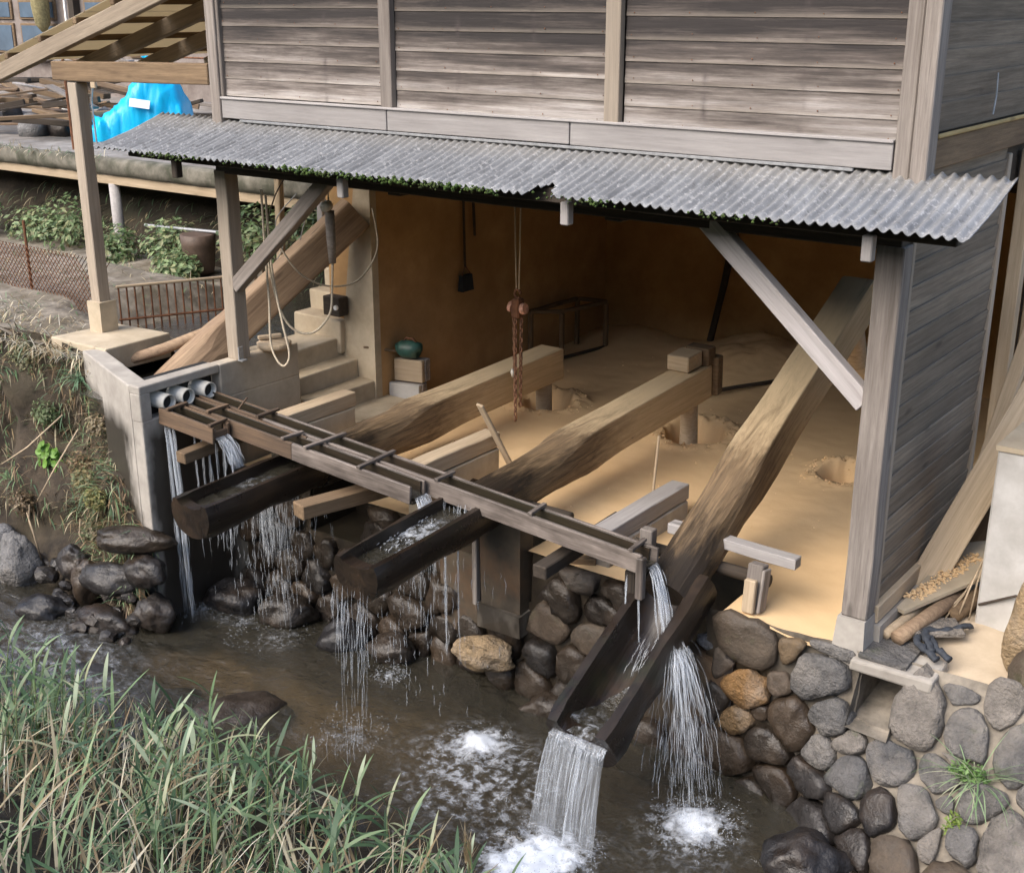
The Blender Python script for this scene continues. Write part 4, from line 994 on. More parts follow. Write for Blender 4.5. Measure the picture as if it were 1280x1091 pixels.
# table frame at the back
h = thing('low_table', 'low wooden table frame standing at the back by the left inner wall', 'table', (-4.9, 4.2, 0))
A, B_, C_, D_ = (-5.0, 3.72), (-4.74, 3.9), (-4.62, 4.55), (-4.95, 4.5)
for p in (A, B_, C_, D_): bar('leg', (p[0], p[1], 0), (p[0], p[1], .50), .045, .045, 'brown_wood', h)
for p, q in ((A, B_), (B_, C_), (C_, D_), (D_, A)): bar('rail', (*p, .515), (*q, .515), .045, .04, 'brown_wood', h)
bar('rail', (*B_, .03), (*C_, .03), .03, .03, 'dark_wood', h)
# stack of blocks with a watering can
h = thing('block_stack', 'small stack of pale building blocks against the wall end', 'blocks', (-4.9, 1.72, 0), None)
for (dx, dy, z, m, wd) in ((.0, 0, .11, 'white_concrete', .30), (.015, .045, .325, 'tan_wood', .28)):
    link('block', bevel_box(wd, .05, .20, .006), m, h, Matrix.Translation((-4.9 + dx, 1.66 + dy, z + .06)) @ Matrix.Rotation(R(14), 4, 'Z'))
    for j in range(3): link('board', bevel_box(wd - .01, .02, .20, .004), 'grey_wood', h, Matrix.Translation((-4.89 + dx - .008 * j, 1.70 + dy + j * .032, z + .06)) @ Matrix.Rotation(R(14), 4, 'Z'))
tb = MB(); tb.box((-5.03, 1.62, .0), (-4.74, 1.86, .065), .004); obj('base_block', tb, 'concrete_sandy', h)
h = thing('watering_can', 'small dark teal watering can lying on the block stack', 'watering can', (-4.9, 1.72, .50))
tb = MB(); tb.tube([(-4.99, 1.70, .545), (-4.985, 1.70, .56), (-4.95, 1.71, .57), (-4.86, 1.73, .575), (-4.80, 1.745, .57), (-4.795, 1.745, .56)], [.03, .07, .082, .082, .07, .03], 16); obj('body', tb, 'teal', h, True)
tb = MB(); tb.tube([(-4.98, 1.69, .55), (-5.03, 1.62, .56), (-5.10, 1.50, .60), (-5.15, 1.41, .62)], [.02, .013, .011, .01], 8); obj('spout', tb, 'brown_wood', h, True)
tb = MB(); tb.tube([(-4.95, 1.71, .645), (-4.92, 1.72, .675), (-4.86, 1.73, .675), (-4.82, 1.74, .64)], .01, 6); obj('handle', tb, 'rust', h, True)
# loose sticks
tag(bar('leaning_stick', (-3.12, .46, .72), (-3.04, .74, .17), .075, .022, 'tan_wood'), 'flat pale stick leaning beside the middle timber cap', 'stick')
tag(bar('upright_stick', (-1.92, .93, .10), (-1.89, .94, .60), .018, .018, 'tan_wood'), 'thin upright stick behind the flume end', 'stick')
tag(bar('dark_stick', (-2.95, 3.62, .06), (-2.42, 4.40, .10), .04, .03, 'dark_wood', None, seg=5, jit=.006), 'dark stick lying on the clay at the back', 'stick')
for p0, p1, l in (((-.20, .62, .02), (-.12, .75, .30), 'dark short stick beside the foot of the corner post'), ((-.17, .25, .01), (-.09, .42, .22), 'lower dark stick beside the foot of the corner post')):
    tag(bar('short_stick', p0, p1, .03, .025, 'brown_wood', None, seg=3, jit=.004), l, 'stick')
tag(bar('leaning_pole', (-3.62, 5.0, .15), (-3.45, 5.12, 1.35), .06, .05, 'dark_wood', None, seg=4, jit=.006), 'dark pole leaning on the back wall', 'pole')
tag(bar('hanging_timber', (-.95, 3.6, 1.35), (-.70, 4.1, 2.43), .16, .06, 'dark_wood'), 'dark timber hanging in the far right corner of the mill', 'timber')
tag(bar('timber_offcut', (-2.05, -.15, .01), (-1.78, -.02, .02), .07, .05, 'brown_wood'), 'brown timber offcut at the floor edge under the flume', 'timber')

tb = MB()
for k in range(420):
    if k < 260:
        a_, b_, r_, _d = PITS[k % 3]; an = rnd.uniform(0, 6.283); rr_ = r_ * rnd.uniform(.95, 1.7); x, y = a_ + rr_ * math.cos(an), b_ + rr_ * math.sin(an)
    else: x, y = rnd.uniform(-4.9, -.3), rnd.uniform(.6, 5.0)
    r = rnd.uniform(.004, .016) * (1 if k < 260 else .8); c = V((x, y, fz(x, y) + r * .3)); q = [rnd.uniform(.6, 1.3) for _ in range(6)]
    tb.add([c + V((r * q[0], 0, 0)), c + V((0, r * q[1], 0)), c - V((r * q[2], 0, 0)), c - V((0, r * q[3], 0)), c + V((0, 0, r * q[4] * .8)), c - V((0, 0, r))], [(0, 1, 4), (1, 2, 4), (2, 3, 4), (3, 0, 4), (1, 0, 5), (2, 1, 5), (3, 2, 5), (0, 3, 5)])
stuff(tag(obj('clay_clods', tb, 'sand'), 'small clay clods scattered on the floor round the pits', 'clay'))
# ---- left of the opening
h = thing('leaning_beam', 'thick squared log propped up from the channel to the pale wall end', 'log', (-5.9, .3, .5))
p0, p1 = V((-6.05, -.02, .42)), V((-5.17, 1.40, 1.80)); n = 16; vs = []; fs = []; mwf = frame(p0, p1); inv = mwf.to_3x3()
Ln = (p1 - p0).length; K = 26
for i in range(K + 1):
    t = i / K; k = sst(.22, .36, t); ex = 2.2 + 8 * k; r = .175 - .03 * k
    for a_ in range(n):
        a = 6.2832 * (a_ + .5) / n; c, s = math.cos(a), math.sin(a)
        q = V(((t - .5) * Ln, math.copysign(abs(c) ** (2 / ex), c) * r * .82, math.copysign(abs(s) ** (2 / ex), s) * r))
        f = 1 + .05 * FB(q, 4, 4) * (1.3 - k); vs.append((q.x, q.y * f, q.z * f))
for i in range(K):
    for k in range(n): fs.append((i * n + k, i * n + (k + 1) % n, (i + 1) * n + (k + 1) % n, (i + 1) * n + k))
fs += [tuple(range(n - 1, -1, -1)), tuple(range(K * n, (K + 1) * n))]
tb = MB(); tb.add(vs, fs); o = obj('timber', tb, 'old_log', h, False, mwf)
tb = MB(); tb.tube([(-6.45, -.25, .62), (-6.15, .05, .74), (-5.75, .45, .95), (-5.45, .85, 1.2)], [.045, .05, .045, .04], 8)
tag(obj('thin_log', tb, 'old_log', None, True), 'thin debarked log lying in the channel beside the thick propped log', 'log')
h = thing('hanging_rods', 'grey tube with pale tip hanging on a white cord above the stairs', 'tube', (-4.68, .6, 1.5))
tb = MB(); tb.tube([(-4.69, .6, 1.96), (-4.685, .6, 1.75), (-4.68, .6, 1.55)], [.038, .036, .028], 10); obj('tube', tb, 'grey_wood', h, True)
tb = MB(); tb.tube([(-4.70, .6, 2.0), (-4.66, .52, 2.0)], [.042, .04], 10); obj('tip', tb, 'pvc', h, True)
tb = MB(); tb.tube([(-4.69, .6, 1.95), (-4.69, .58, 2.43)], .006, 5); obj('cord', tb, 'rope', h)
def rope(label, pts, r=.009, mat='rope', sub=6):
    P_ = [V(p) for p in pts]; out = []
    for i in range(len(P_) - 1):
        a = P_[max(i - 1, 0)]; b = P_[i]; c = P_[i + 1]; d = P_[min(i + 2, len(P_) - 1)]
        for k in range(sub):
            t = k / sub; out.append(.5 * ((2 * b) + (c - a) * t + (2 * a - 5 * b + 4 * c - d) * t * t + (3 * b - a - 3 * c + d) * t ** 3))
    out.append(P_[-1]); tb = MB(); tb.tube(out, r, 6); return tag(obj('rope', tb, mat, None, True), label, 'rope')
rope('pale rope looping from the hanging tube down over the stairs', [(-4.68, .6, 1.56), (-4.68, .58, 1.36), (-4.66, .52, 1.16), (-4.74, .4, 1.02), (-4.86, .3, 1.06), (-4.95, .25, 1.25), (-4.98, .2, 1.6)])
rope('white cord sagging between the left brace and the wall end', [(-4.86, .2, 1.75), (-4.80, .35, 1.50), (-4.74, .6, 1.36), (-4.70, .9, 1.36), (-4.80, 1.25, 1.55), (-4.98, 1.40, 1.85)], .0075)
rope('long pale rope hanging down to the round tray', [(-4.95, .15, 2.15), (-4.95, .15, 1.7), (-4.93, .14, 1.3), (-4.92, .12, .98), (-4.86, .12, .84), (-4.80, .14, .80), (-4.76, .16, .90), (-4.82, .16, 1.15), (-4.92, .18, 1.55), (-4.96, .2, 2.1)], .009)
rope('thin dark wire hanging behind the left brace', [(-5.05, .5, 2.2), (-5.3, .6, 2.0), (-5.42, .6, 1.7), (-5.35, .6, 1.5)], .006, 'dark_rope')
rope('tangled white wire between the second post and the pole', [(-5.35, .9, 2.0), (-5.62, .9, 1.75), (-5.55, .9, 1.55), (-5.68, .95, 1.4), (-5.5, 1.0, 1.5), (-5.38, 1.0, 1.75), (-5.2, .95, 1.98)], .005, 'metal_grey')
h = tag(bar('round_pole', (-5.70, 1.0, 1.0), (-5.66, 1.0, 2.2), .06, .06, 'tan_wood', None, seg=4, jit=.004), 'upright pale pole wound with wire behind the left brace', 'pole')
tag(bar('round_pole', (-6.18, 2.0, 1.2), (-6.17, 2.0, 2.1), .07, .07, 'trim_wood', None, seg=3, jit=.003), 'short pale pole between brace and propped log', 'pole')
tb = MB(); tb.tube([(-5.10, .32, .845), (-5.10, .32, .87), (-5.10, .32, .905), (-5.10, .32, .912)], [.10, .135, .14, .125], 20)
h = thing('wooden_tray', 'round shallow wooden tray lying on the concrete wall', 'tray', (-5.1, .32, .84)); obj('dish', tb, 'tan_wood', h, True)
bar('handle', (-5.22, .26, .935), (-5.12, .42, .94), .045, .03, 'tan_wood', h)
h = thing('junction_box', 'dark grey box with a white knob on the stairs', 'box', (-5.45, 1.42, .95))
link('case', bevel_box(.20, .12, .17, .008), 'dark_wood', h, Matrix.Translation((-5.44, 1.38, .96))); tb = MB(); tb.tube([(-5.37, 1.322, .96), (-5.37, 1.30, .96)], .022, 10); obj('knob', tb, 'white', h)
bar('loose', (-4.92, .62, .02), (-5.0, .60, .36), .05, .02, 'brown_wood', stt).name = 'edge_board'

# ---- railing across the channel
h = thing('iron_railing', 'small rusty iron railing between the porch post and the second post', 'railing', (-7.5, 1.2, .5))
a, b = V((-7.77, .80, 0)), V((-7.22, 1.78, 0))
bar('top_rail', a + V((0, 0, .92)), b + V((0, 0, .93)), .035, .025, 'tan_wood', h); bar('bottom_rail', a + V((0, 0, .60)), b + V((0, 0, .61)), .03, .02, 'rust', h)
for i in range(15):
    p = a.lerp(b, (i + .3) / 15); tb = MB(); tb.tube([p + V((0, 0, .5)), p + V((0, 0, .92))], .009, 5); obj('bar', tb, 'rust', h)
# ---- chain-link fence
h = thing('chain_link_fence', 'rusty chain-link fence behind the dry grass bank', 'fence', (-8.5, .5, .8))
tb = MB(); fx0, fx1, z0, z1 = -12.5, -7.35, .72, 1.26; dmd = .058
x = fx0 - .6
while x < fx1:
    for s in (1, -1):
        xa, xb = (x, x + (z1 - z0) * 1.0) if s > 0 else (x + (z1 - z0), x)
        pa, pb = V((xa, .5, z0)), V((xb, .5, z1))
        if min(xa, xb) < fx0 or max(xa, xb) > fx1: continue
        tb.tube([pa + V((0, .004 * s, 0)), pb + V((0, .004 * s, 0))], .0042, 3, False)
    x += dmd
stuff(obj('wire_mesh', tb, 'rust', h))
for x in (-8.72, -11.2): tb = MB(); tb.tube([(x, .52, .7), (x, .52, 1.50)], .014, 6); obj('post', tb, 'rust', h)
# ---- deck supports, pipe, pot
for x, l in ((-10.70, 'weathered wooden prop under the terrace deck beside the porch post'), (-15.5, 'far wooden prop under the terrace deck')):
    tb = MB(); tb.tube([(x, 3.05, .2), (x, 3.05, .8), (x - .02, 3.05, 1.41)], [.075, .07, .065], 10); tag(obj('deck_prop', tb, 'trim_wood', None, True), l, 'post')
tb = MB(); tb.tube([(-10.0, 2.9, 1.0), (-8.7, 2.9, 1.05)], .018, 8); tag(obj('metal_pipe', tb, 'metal_grey'), 'horizontal grey metal pipe under the terrace deck', 'pipe')
tb = MB(); tb.tube([(-8.95, 2.8, .58), (-8.95, 2.8, .62), (-8.95, 2.8, .90), (-8.95, 2.8, 1.02), (-8.95, 2.8, 1.02)], [.14, .16, .19, .20, .17], 18); tag(obj('clay_pot', tb, 'pot', None, True), 'dark brown pot under the horizontal pipe', 'pot')
# ---- on the terrace: tarp, scrap wood, fence wire, house
h = thing('tarp_covered_pile', 'bright blue tarpaulin draped over a pile on the terrace', 'tarp', (-12.6, 5.2, 1.7))
rx, ry = V((.8, .6, 0)), V((-.6, .8, 0)); vs = []; fs = []
nu, nv = 44, 18; cc = V((-12.35, 4.75, 1.70))
for i in range(nu + 1):
    u = -1 + 2 * i / nu
    top = itp(u, [-1, -.85, -.5, -.15, .05, .3, .5, .75, .95, 1], [.05, .20, .40, .56, .88, 1.12, .98, .82, .52, .0]); bot = 0 if u < .95 else 0
    for j in range(nv + 1):
        a = math.pi * j / nv; d = -math.cos(a) * .42 * (1 - .5 * max(0, u) ** 2 * .4); z = top * math.sin(a) ** .55 if 0 < j < nv else 0
        q = cc + rx * (u * .70) + ry * d + V((0, 0, z)); nz = FB((u * 3, d * 3, z * 3), 1.6, 4)
        cr = .13 * abs(N3((u * 5 + d * 4, z * 4, 2))) + .06 * abs(N3((u * 11 + 3, d * 9, z * 9))) + .04 * nz - .04
        vs.append(tuple(q + (ry * math.copysign(1, d) * .6 + V((0, 0, 1))) * cr * (1 if z > .03 else .2)))
for i in range(nu):
    for j in range(nv): fs.append((i * (nv + 1) + j, (i + 1) * (nv + 1) + j, (i + 1) * (nv + 1) + j + 1, i * (nv + 1) + j + 1))
tb = MB(); tb.add(vs, fs); o = obj('tarpaulin', tb, 'tarp', h, True)
tb = MB(); tb.tube([cc + rx * .22 + V((0, 0, 1.05)), cc + rx * .26 + V((0, 0, 1.2)), cc + rx * .30 + V((0, 0, 1.32))], [.12, .08, .04], 8); obj('tarp_peak', tb, 'tarp', h, True)
mwl = Matrix.Translation(cc + rx * .16 - ry * .47 + V((0, 0, .50))) @ Matrix((rx, ry, V((0, 0, 1)))).transposed().to_4x4() @ Matrix.Rotation(R(8), 4, 'Y') @ Matrix.Rotation(R(-12), 4, 'X')
link('white_patch', bevel_box(.27, .01, .11, .004), 'white', h, mwl)
rr = random.Random(5)
for i in range(84):
    px = rr.uniform(-17.2, -12.9); py = rr.uniform(3.8, 6.8); z = 1.74 + rr.uniform(0, .95) * (1 - abs(px + 15) / 3.2); L = rr.uniform(.5, 1.8); a = rr.gauss(.35, .35); tl = rr.gauss(0, .16)
    d = V((math.cos(a), math.sin(a), tl)) * L / 2; c = V((px, py, z + abs(d.z)))
    tag(bar('scrap_plank', c - d, c + d, rr.choice((.06, .10, .16)), rr.choice((.03, .05, .08)), rr.choice(('brown_wood', 'dark_wood', 'dark_wood', 'grey_wood', 'brown_wood', 'trim_wood', 'rust_wood', 'old_log'))), 'loose piece of scrap timber in the heap on the terrace', 'timber', 'scrap timber heap on the terrace')
for i in range(10):
    px = rr.uniform(-16.5, -13.2); py = rr.uniform(4.0, 5.6); s = rr.uniform(.10, .22)
    me = bpy.data.meshes.new('lump'); bm = bmesh.new(); bmesh.ops.create_icosphere(bm, subdivisions=2, radius=s)
    for v in bm.verts: v.co *= 1 + .35 * N3(v.co * 6 + V((i, 0, 0)))
    bm.to_mesh(me); bm.free()
    tag(link('rubble_stone', me, rr.choice(('boulder', 'white_concrete', 'stone_dark')), None, Matrix.Translation((px, py, 1.72 + s * .4)), True), 'pale or dark rubble lump among the scrap timber on the terrace', 'rubble', 'rubble in the scrap heap')
h = thing('wire_fence', 'low wire fence with thin stakes at the back of the terrace', 'fence', (-13, 8.6, 1.7))
for x in (-16.8, -15.3, -13.8, -12.3, -10.8): tb = MB(); tb.tube([(x, 8.6, 1.68), (x, 8.6, 2.65)], .03, 6); obj('stake', tb, 'grey_wood', h)
for z in (2.2, 2.55): tb = MB(); tb.tube([(-17.2, 8.6, z), (-10, 8.6, z)], .016, 5); obj('wire', tb, 'rust', h)
tb = MB(); tb.tube([(-12.3, 4.0, 1.68), (-12.32, 4.0, 2.25), (-12.26, 4.0, 2.45)], .012, 6); t_ = thing('marker_stake', 'thin stake with a pale tip left of the blue tarpaulin', 'stake', (-11.3, 3.75, 1.7)); obj('rod', tb, 'metal_grey', t_); link('tip', bevel_box(.10, .04, .14, .01), 'tan_wood', t_, Matrix.Translation((-12.24, 4.0, 2.48)))
tag(bar('white_stake', (-12.2, 6.4, 1.7), (-12.2, 6.4, 2.35), .16, .10, 'white'), 'white stake at the right of the blue tarpaulin', 'stake')
tb = MB(); tb.tube([(-11.95, 3.4, 1.68), (-11.98, 3.4, 2.9)], .02, 6); tag(obj('rusty_rod', tb, 'rust'), 'upright rusty rod on the terrace left of the porch post', 'rod')
hs = thing('old_house', 'old wooden house with grey panelled windows behind the scrap heap', 'house', (-21, 9.6, 1.7))
tb = MB(); tb.box((-27, 9.5, 1.7), (-15.0, 13, 6.5)); obj('wall', tb, 'house_wall', hs)
for i, (xa, xb) in enumerate(((-23.6, -22.35), (-22.1, -20.85), (-19.9, -18.9), (-18.6, -17.6))):
    for j, (za, zb) in enumerate(((2.45, 3.05), (3.12, 3.5), (3.57, 4.3))):
        wn = link('window', bevel_box(xb - xa, .05, zb - za, .01), 'brown_wood', hs, Matrix.Translation(((xa + xb) / 2, 9.48, (za + zb) / 2)))
        link('pane', bevel_box(xb - xa - .12, .02, zb - za - .09, .004), 'glass', wn, Matrix.Translation(((xa + xb) / 2, 9.448, (za + zb) / 2)))
bar('sill', (-23.8, 9.4, 2.38), (-17.4, 9.4, 2.38), .16, .08, 'trim_wood', hs)
bar('wall_post', (-19.2 - .95, 9.44, 1.7), (-20.15, 9.44, 5), .16, .2, 'dark_wood', hs); bar('wall_post', (-19.55 - .9, 9.43, 2.7), (-20.45, 9.43, 5), .05, .06, 'white', hs)
tb = MB(); tb.tube([(-20.95, 9.2, 4.5), (-20.95, 9.2, 3.4), (-20.92, 9.2, 3.05), (-20.9, 9.2, 2.9)], [.12, .18, .15, .05], 9); o = tag(obj('dried_bundle', tb, 'straw', None, True), 'dry straw bundle hanging in front of the house windows', 'bundle')
tb = MB(); tb.add([(-28, 8.6, 6.3), (-14, 8.6, 6.3), (-14, 14, 9), (-28, 14, 9)], [(0, 1, 2, 3)]); o = obj('roof', tb, 'slate', hs); o.modifiers.new('t', 'SOLIDIFY').thickness = .1

# ================================================================== RIGHT: PILLAR, PLANKS, RAG
h = thing('concrete_pillar', 'smooth white concrete pillar beside the leaning planks', 'pillar', (.7, .8, 0))
tb = MB(); tb.box((.49, .60, -.1), (1.05, 1.15, 1.10), .005); o = obj('shaft', tb, 'white_concrete', h); b = o.modifiers.new('b', 'BEVEL'); b.width = .012
tb = MB(); tb.box((.48, .59, 1.10), (1.06, 1.16, 1.13), .004); obj('cap', tb, 'concrete_sandy', h)
tb = MB(); tb.tube([(.50, .585, .14), (.70, .57, .26), (.90, .50, .30)], .008, 5); tag(obj('black_wire', tb, 'dark_rope'), 'black wire crossing the white pillar', 'wire')
tag(bar('leaning_plank', (.10, .70, .02), (.62, 1.72, 1.75), .20, .028, 'tan_wood', None, roll=R(35)), 'long plank edge leaning steeply from the side wall to above the pillar', 'plank')
tag(bar('leaning_plank', (.20, 1.15, .05), (.66, 1.95, 1.35), .14, .03, 'brown_wood', None, roll=R(30)), 'darker plank leaning behind the longest one', 'plank')
tag(bar('leaning_plank', (.14, 1.30, .2), (.30, 2.1, 1.9), .09, .05, 'tan_wood'), 'narrow timber standing in the side doorway', 'plank')
tb = MB(); vs = [(.10, .34, .10), (.155, .32, .10), (.50, .88, .24), (.47, 1.35, .30), (.17, 1.20, .22)]
tb.add([(x, y, z) for x, y, z in vs] + [(x, y, z - .022) for x, y, z in vs], [(0, 1, 2, 3, 4), (9, 8, 7, 6, 5)] + [(i, 5 + i, 5 + (i + 1) % 5, (i + 1) % 5) for i in range(5)])
tag(obj('plywood_sheet', tb, 'concrete_sandy'), 'sandy sheet of board lying tilted beside the side wall', 'board')
tb = MB()
for k in range(420):
    t = rnd.random(); c = V((.13 + .20 * t + rnd.uniform(-.04, .07), .45 + .6 * t, .115 + .12 * t + rnd.uniform(0, .018))); r = rnd.uniform(.003, .014)
    me = [c + V((rnd.gauss(0, 1), rnd.gauss(0, 1), rnd.gauss(0, 1))).normalized() * r for _ in range(6)]
    tb.add([c + V((r, 0, 0)), c + V((0, r, 0)), c - V((r, 0, 0)), c - V((0, r, 0)), c + V((0, 0, r * .8)), c - V((0, 0, r))], [(0, 1, 4), (1, 2, 4), (2, 3, 4), (3, 0, 4), (1, 0, 5), (2, 1, 5), (3, 2, 5), (0, 3, 5)])
stuff(tag(obj('clay_crumbs', tb, 'sand', None, False), 'crumbs of clay spilled on the tilted sheet of board', 'clay'))
for i, (a, b, r, l) in enumerate((((.20, .10, .03), (.36, .78, .10), .045, 'reddish pipe lying under the tilted board'), ((.12, .12, .02), (.20, .60, .05), .03, 'thin pale pole lying by the side wall footing'), ((.36, .55, .03), (.50, .80, .16), .05, 'short round offcut under the tilted board'))):
    tb = MB(); tb.tube([a, V(a).lerp(V(b), .5) + V((0, 0, .006)), b], r, 10); tag(obj('round_offcut', tb, ('rust', 'tan_wood', 'brown_wood')[i] if i != 0 else 'old_log', None, True), l, 'pole')
link_ = bevel_box(.30, .20, .035, .008); tag(link('flat_stone', link_, 'stone_dry', None, Matrix.Translation((.33, .36, .03)) @ Matrix.Rotation(R(35), 4, 'Z')), 'flat stone behind the black rag', 'stone')
for i in range(4):
    tb = MB(); x = .44 + .012 * i; tb.tube([(.28 + .06 * i, .48 + .03 * i, .03), (.36 + .035 * i, .60 + .03 * (i % 2), .10 + .05 * i), (.45 + .01 * i, .70 + .03 * i, .26 + .09 * i)], [.005, .006, .004], 5)
    tag(obj('dry_twig', tb, 'tan_wood', None, True), 'dry twig bending against the white pillar', 'twig', 'twigs by the pillar')
h = thing('black_rag', 'twisted black rag lying on the muddy ledge', 'rag', (.40, .22, 0))
for k, pts in enumerate((((.28, .24, .035), (.36, .20, .06), (.43, .10, .05), (.52, .05, .03)), ((.30, .26, .05), (.40, .34, .06), (.47, .45, .06), (.50, .50, .05)), ((.29, .22, .03), (.30, .13, .05), (.37, .06, .045), (.46, .02, .02)), ((.33, .30, .05), (.31, .24, .08), (.35, .15, .07), (.42, .06, .05)))):
    tb = MB(); out = []
    P_ = [V(p) for p in pts]
    for i in range(3):
        for s in range(5): out.append(P_[i].lerp(P_[i + 1], s / 5) + V((0, 0, .008 * math.sin(i * 3 + s))))
    out.append(P_[-1]); tb.tube(out, [.022 + .012 * N3((i * .5, k, 0)) for i in range(len(out))], 7); tb.v = [(a_, b_, .02 + (c_ - .03) * .75 + .012 * N3((a_ * 40, b_ * 40, 0))) for a_, b_, c_ in tb.v]; obj('fold', tb, 'black_cloth', h, True)
def rock(name, label, cat, c, r, mat, seed, sq=(1, 1, 1), group=None, rot=0, cone=0, sub=4, parent=None):
    me = bpy.data.meshes.new('rock'); bm = bmesh.new(); bmesh.ops.create_icosphere(bm, subdivisions=sub, radius=1)
    for v in bm.verts:
        p = v.co.copy(); f = 1 + .34 * FB(p * .9 + V((seed * 3.1, 0, 0)), 1, 5)
        q = V((p.x * sq[0], p.y * sq[1], p.z * sq[2])) * f
        if cone: k = 1 - cone * max(0, p.z) ; q.x *= k; q.y *= k
        v.co = q * r
    bm.to_mesh(me); bm.free()
    o = link(name, me, mat, parent, Matrix.Translation(c) @ Matrix.Rotation(rot, 4, 'Z'), True)
    if label: tag(o, label, cat, group)
    return o
rock('rock', 'reddish brown rough rock at the right edge beside the white pillar', 'rock', (.92, .28, .22), .22, 'tan_rock', 3, (.7, .7, 1.5))
rock('rock', 'low brown rock at the right edge below the pillar rock', 'rock', (1.02, .05, .0), .20, 'stone_mid', 4, (.8, .6, 1.1))
rock('rock', 'broken tan stone at the foot of the concrete pier in the stream', 'rock', (-2.50, -.32, -.78), .17, 'tan_rock', 8, (1.3, .7, .7), rot=.3)
rock('rock', 'pale flat stone on the footing behind the pouring bucket', 'rock', (-.86, -.05, -.27), .11, 'boulder', 9, (1.1, .7, .6))

# ================================================================== ROCKS IN THE STREAM
RK = [((-6.70, -1.22, -.90), .215, 'boulder', (1.0, .8, 1.25), .5, 'large pale cone-shaped boulder at the left stream edge'),
      ((-7.20, -1.08, -.90), .2, 'boulder', (1.1, .8, .8), 0, 'grey boulder at the left picture edge behind the cone-shaped one'),
      ((-6.0, -1.45, -1.04), .17, 'stone_dark', (1.2, .9, .7), 0, 'small dark wet rock in front of the cone-shaped boulder'),
      ((-5.50, -1.15, -.74), .18, 'stone_dark', (1.5, .8, .75), 0, 'dark wet rock below the flat slab by the channel'),
      ((-5.42, -1.28, -1.04), .17, 'stone_dark', (1.6, .75, .7), 0, 'lowest dark wet rock at the foot of the channel corner'),
      ((-5.28, -1.06, -.38), .18, 'stone_wet', (1.7, .8, .55), 0, 'flat slab stone right under the channel corner'),
      ((-5.12, -1.12, -.58), .15, 'stone_dark', (1.2, .8, .9), 0, 'rounded dark stone under the flat slab'),
      ((-6.05, -1.12, -.76), .13, 'stone_dark', (1.0, .8, 1.1), 0, 'upright dark stone in the bank rubble'),
      ((-5.80, -1.15, -.85), .15, 'stone_wet', (.9, .8, 1.2), 0, 'brownish stone left of the flat slab'),
      ((-5.05, -1.12, -.92), .15, 'stone_dark', (1.2, .9, .9), 0, 'dark stone in the splash under the first bucket'),
      ((-4.85, -.48, -.98), .19, 'stone_dark', (1.3, .9, .8), 0, 'wet stone in the spray behind the first bucket'),
      ((-4.35, -.40, -.98), .17, 'stone_wet', (1.3, .9, .8), 0, 'wet stone below the first pounder beam'),
      ((-3.72, -.42, -1.0), .17, 'stone_dark', (1.2, .9, .8), 0, 'wet stone left of the second bucket'),
      ((-3.30, -.36, -.98), .15, 'stone_wet', (1.2, .9, .9), 0, 'wet stone just behind the second bucket'),
      ((-3.68, -1.48, -1.13), .24, 'stone_wet', (1.3, .9, .6), 0, 'brown rock mostly under water in mid stream'),
      ((-6.6, -1.0, -.98), .13, 'stone_wet', (1.2, .9, .7), 0, 'small brown stone beside the cone-shaped boulder'),
      ((.12, -.78, -1.02), .20, 'stone_dark', (1.1, .9, .8), 0, 'black wet rock at the foot of the right wall'),
      ((.42, -1.02, -1.02), .2, 'stone_dark', (1.1, .9, .8), 0, 'dark rock at the bottom edge below the right wall'),
      ((-1.98, -.26, -1.05), .16, 'stone_wet', (1.2, .8, .7), 0, 'wet brown stone at the wall foot left of the pouring bucket'),
      ((-4.9, -1.75, -1.16), .22, 'stone_dark', (1.5, .9, .5), 0, 'flat black rock awash in the left rapids'),
      ((-4.3, -1.72, -1.15), .20, 'stone_dark', (1.4, .9, .5), 0, 'black rock awash behind the grass')]
for i, (c, r, m, sq, cone, l) in enumerate(RK): rock('rock', l, 'rock', c, r, m, i + 20, sq, 'rocks along the stream', rnd.uniform(0, 1), cone)
tb = MB()
for k in range(34):   # small rubble on the bank toe
    x = rnd.uniform(-6.3, -5.0); y = itp(x, [-8, -7, -6.2, -5.5], [-1.15, -1.1, -1.1, -1.2]) + rnd.uniform(-.25, .06); z = -1.04 + max(0, (y + 1.3)) * 1.3 + rnd.uniform(-.03, .05); r = rnd.uniform(.03, .10)
    bm = bmesh.new(); bmesh.ops.create_icosphere(bm, subdivisions=2, radius=r)
    vs = [V((v.co.x * 1.2, v.co.y, v.co.z * .7)) * (1 + .45 * N3(v.co * 20 + V((k, 0, 0)))) + V((x, y, z)) for v in bm.verts]; bm.verts.index_update(); fs = [tuple(v.index for v in f.verts) for f in bm.faces]; bm.free(); tb.add(vs, fs)
stuff(tag(obj('river_gravel', tb, 'stone_wet', None, False), 'dark wet gravel and small stones at the bank foot', 'gravel'))
# ================================================================== FALLING WATER
def strands(mb, gen, n, r=(.0015, .004), seg=(.06, .3), T=None):
    """broken threads along ballistic paths; gen() gives start point, velocity, fall time"""
    for _ in range(n):
        p, v, tt = gen(); t0 = rnd.uniform(0, tt * .9); L = rnd.uniform(*seg); rr = rnd.uniform(*r)
        sp = (v + V((0, 0, -9.8 * t0))).length + .3; t1 = min(tt, t0 + L / sp); m = 4; pts = []; wob = rnd.uniform(-.004, .004)
        for i in range(m + 1):
            t = t0 + (t1 - t0) * i / m; q = p + v * t + V((0, 0, -4.9 * t * t)); pts.append(q + V((wob * math.sin(i * 2.0), wob * math.cos(i * 1.7), 0)))
        mb.tube(pts, [rr * .35, rr, rr * 1.1, rr, rr * .3], 4, False)
def ftime(z, vz, zb): return (vz + math.sqrt(max(0, vz * vz + 19.6 * (z - zb)))) / 9.8
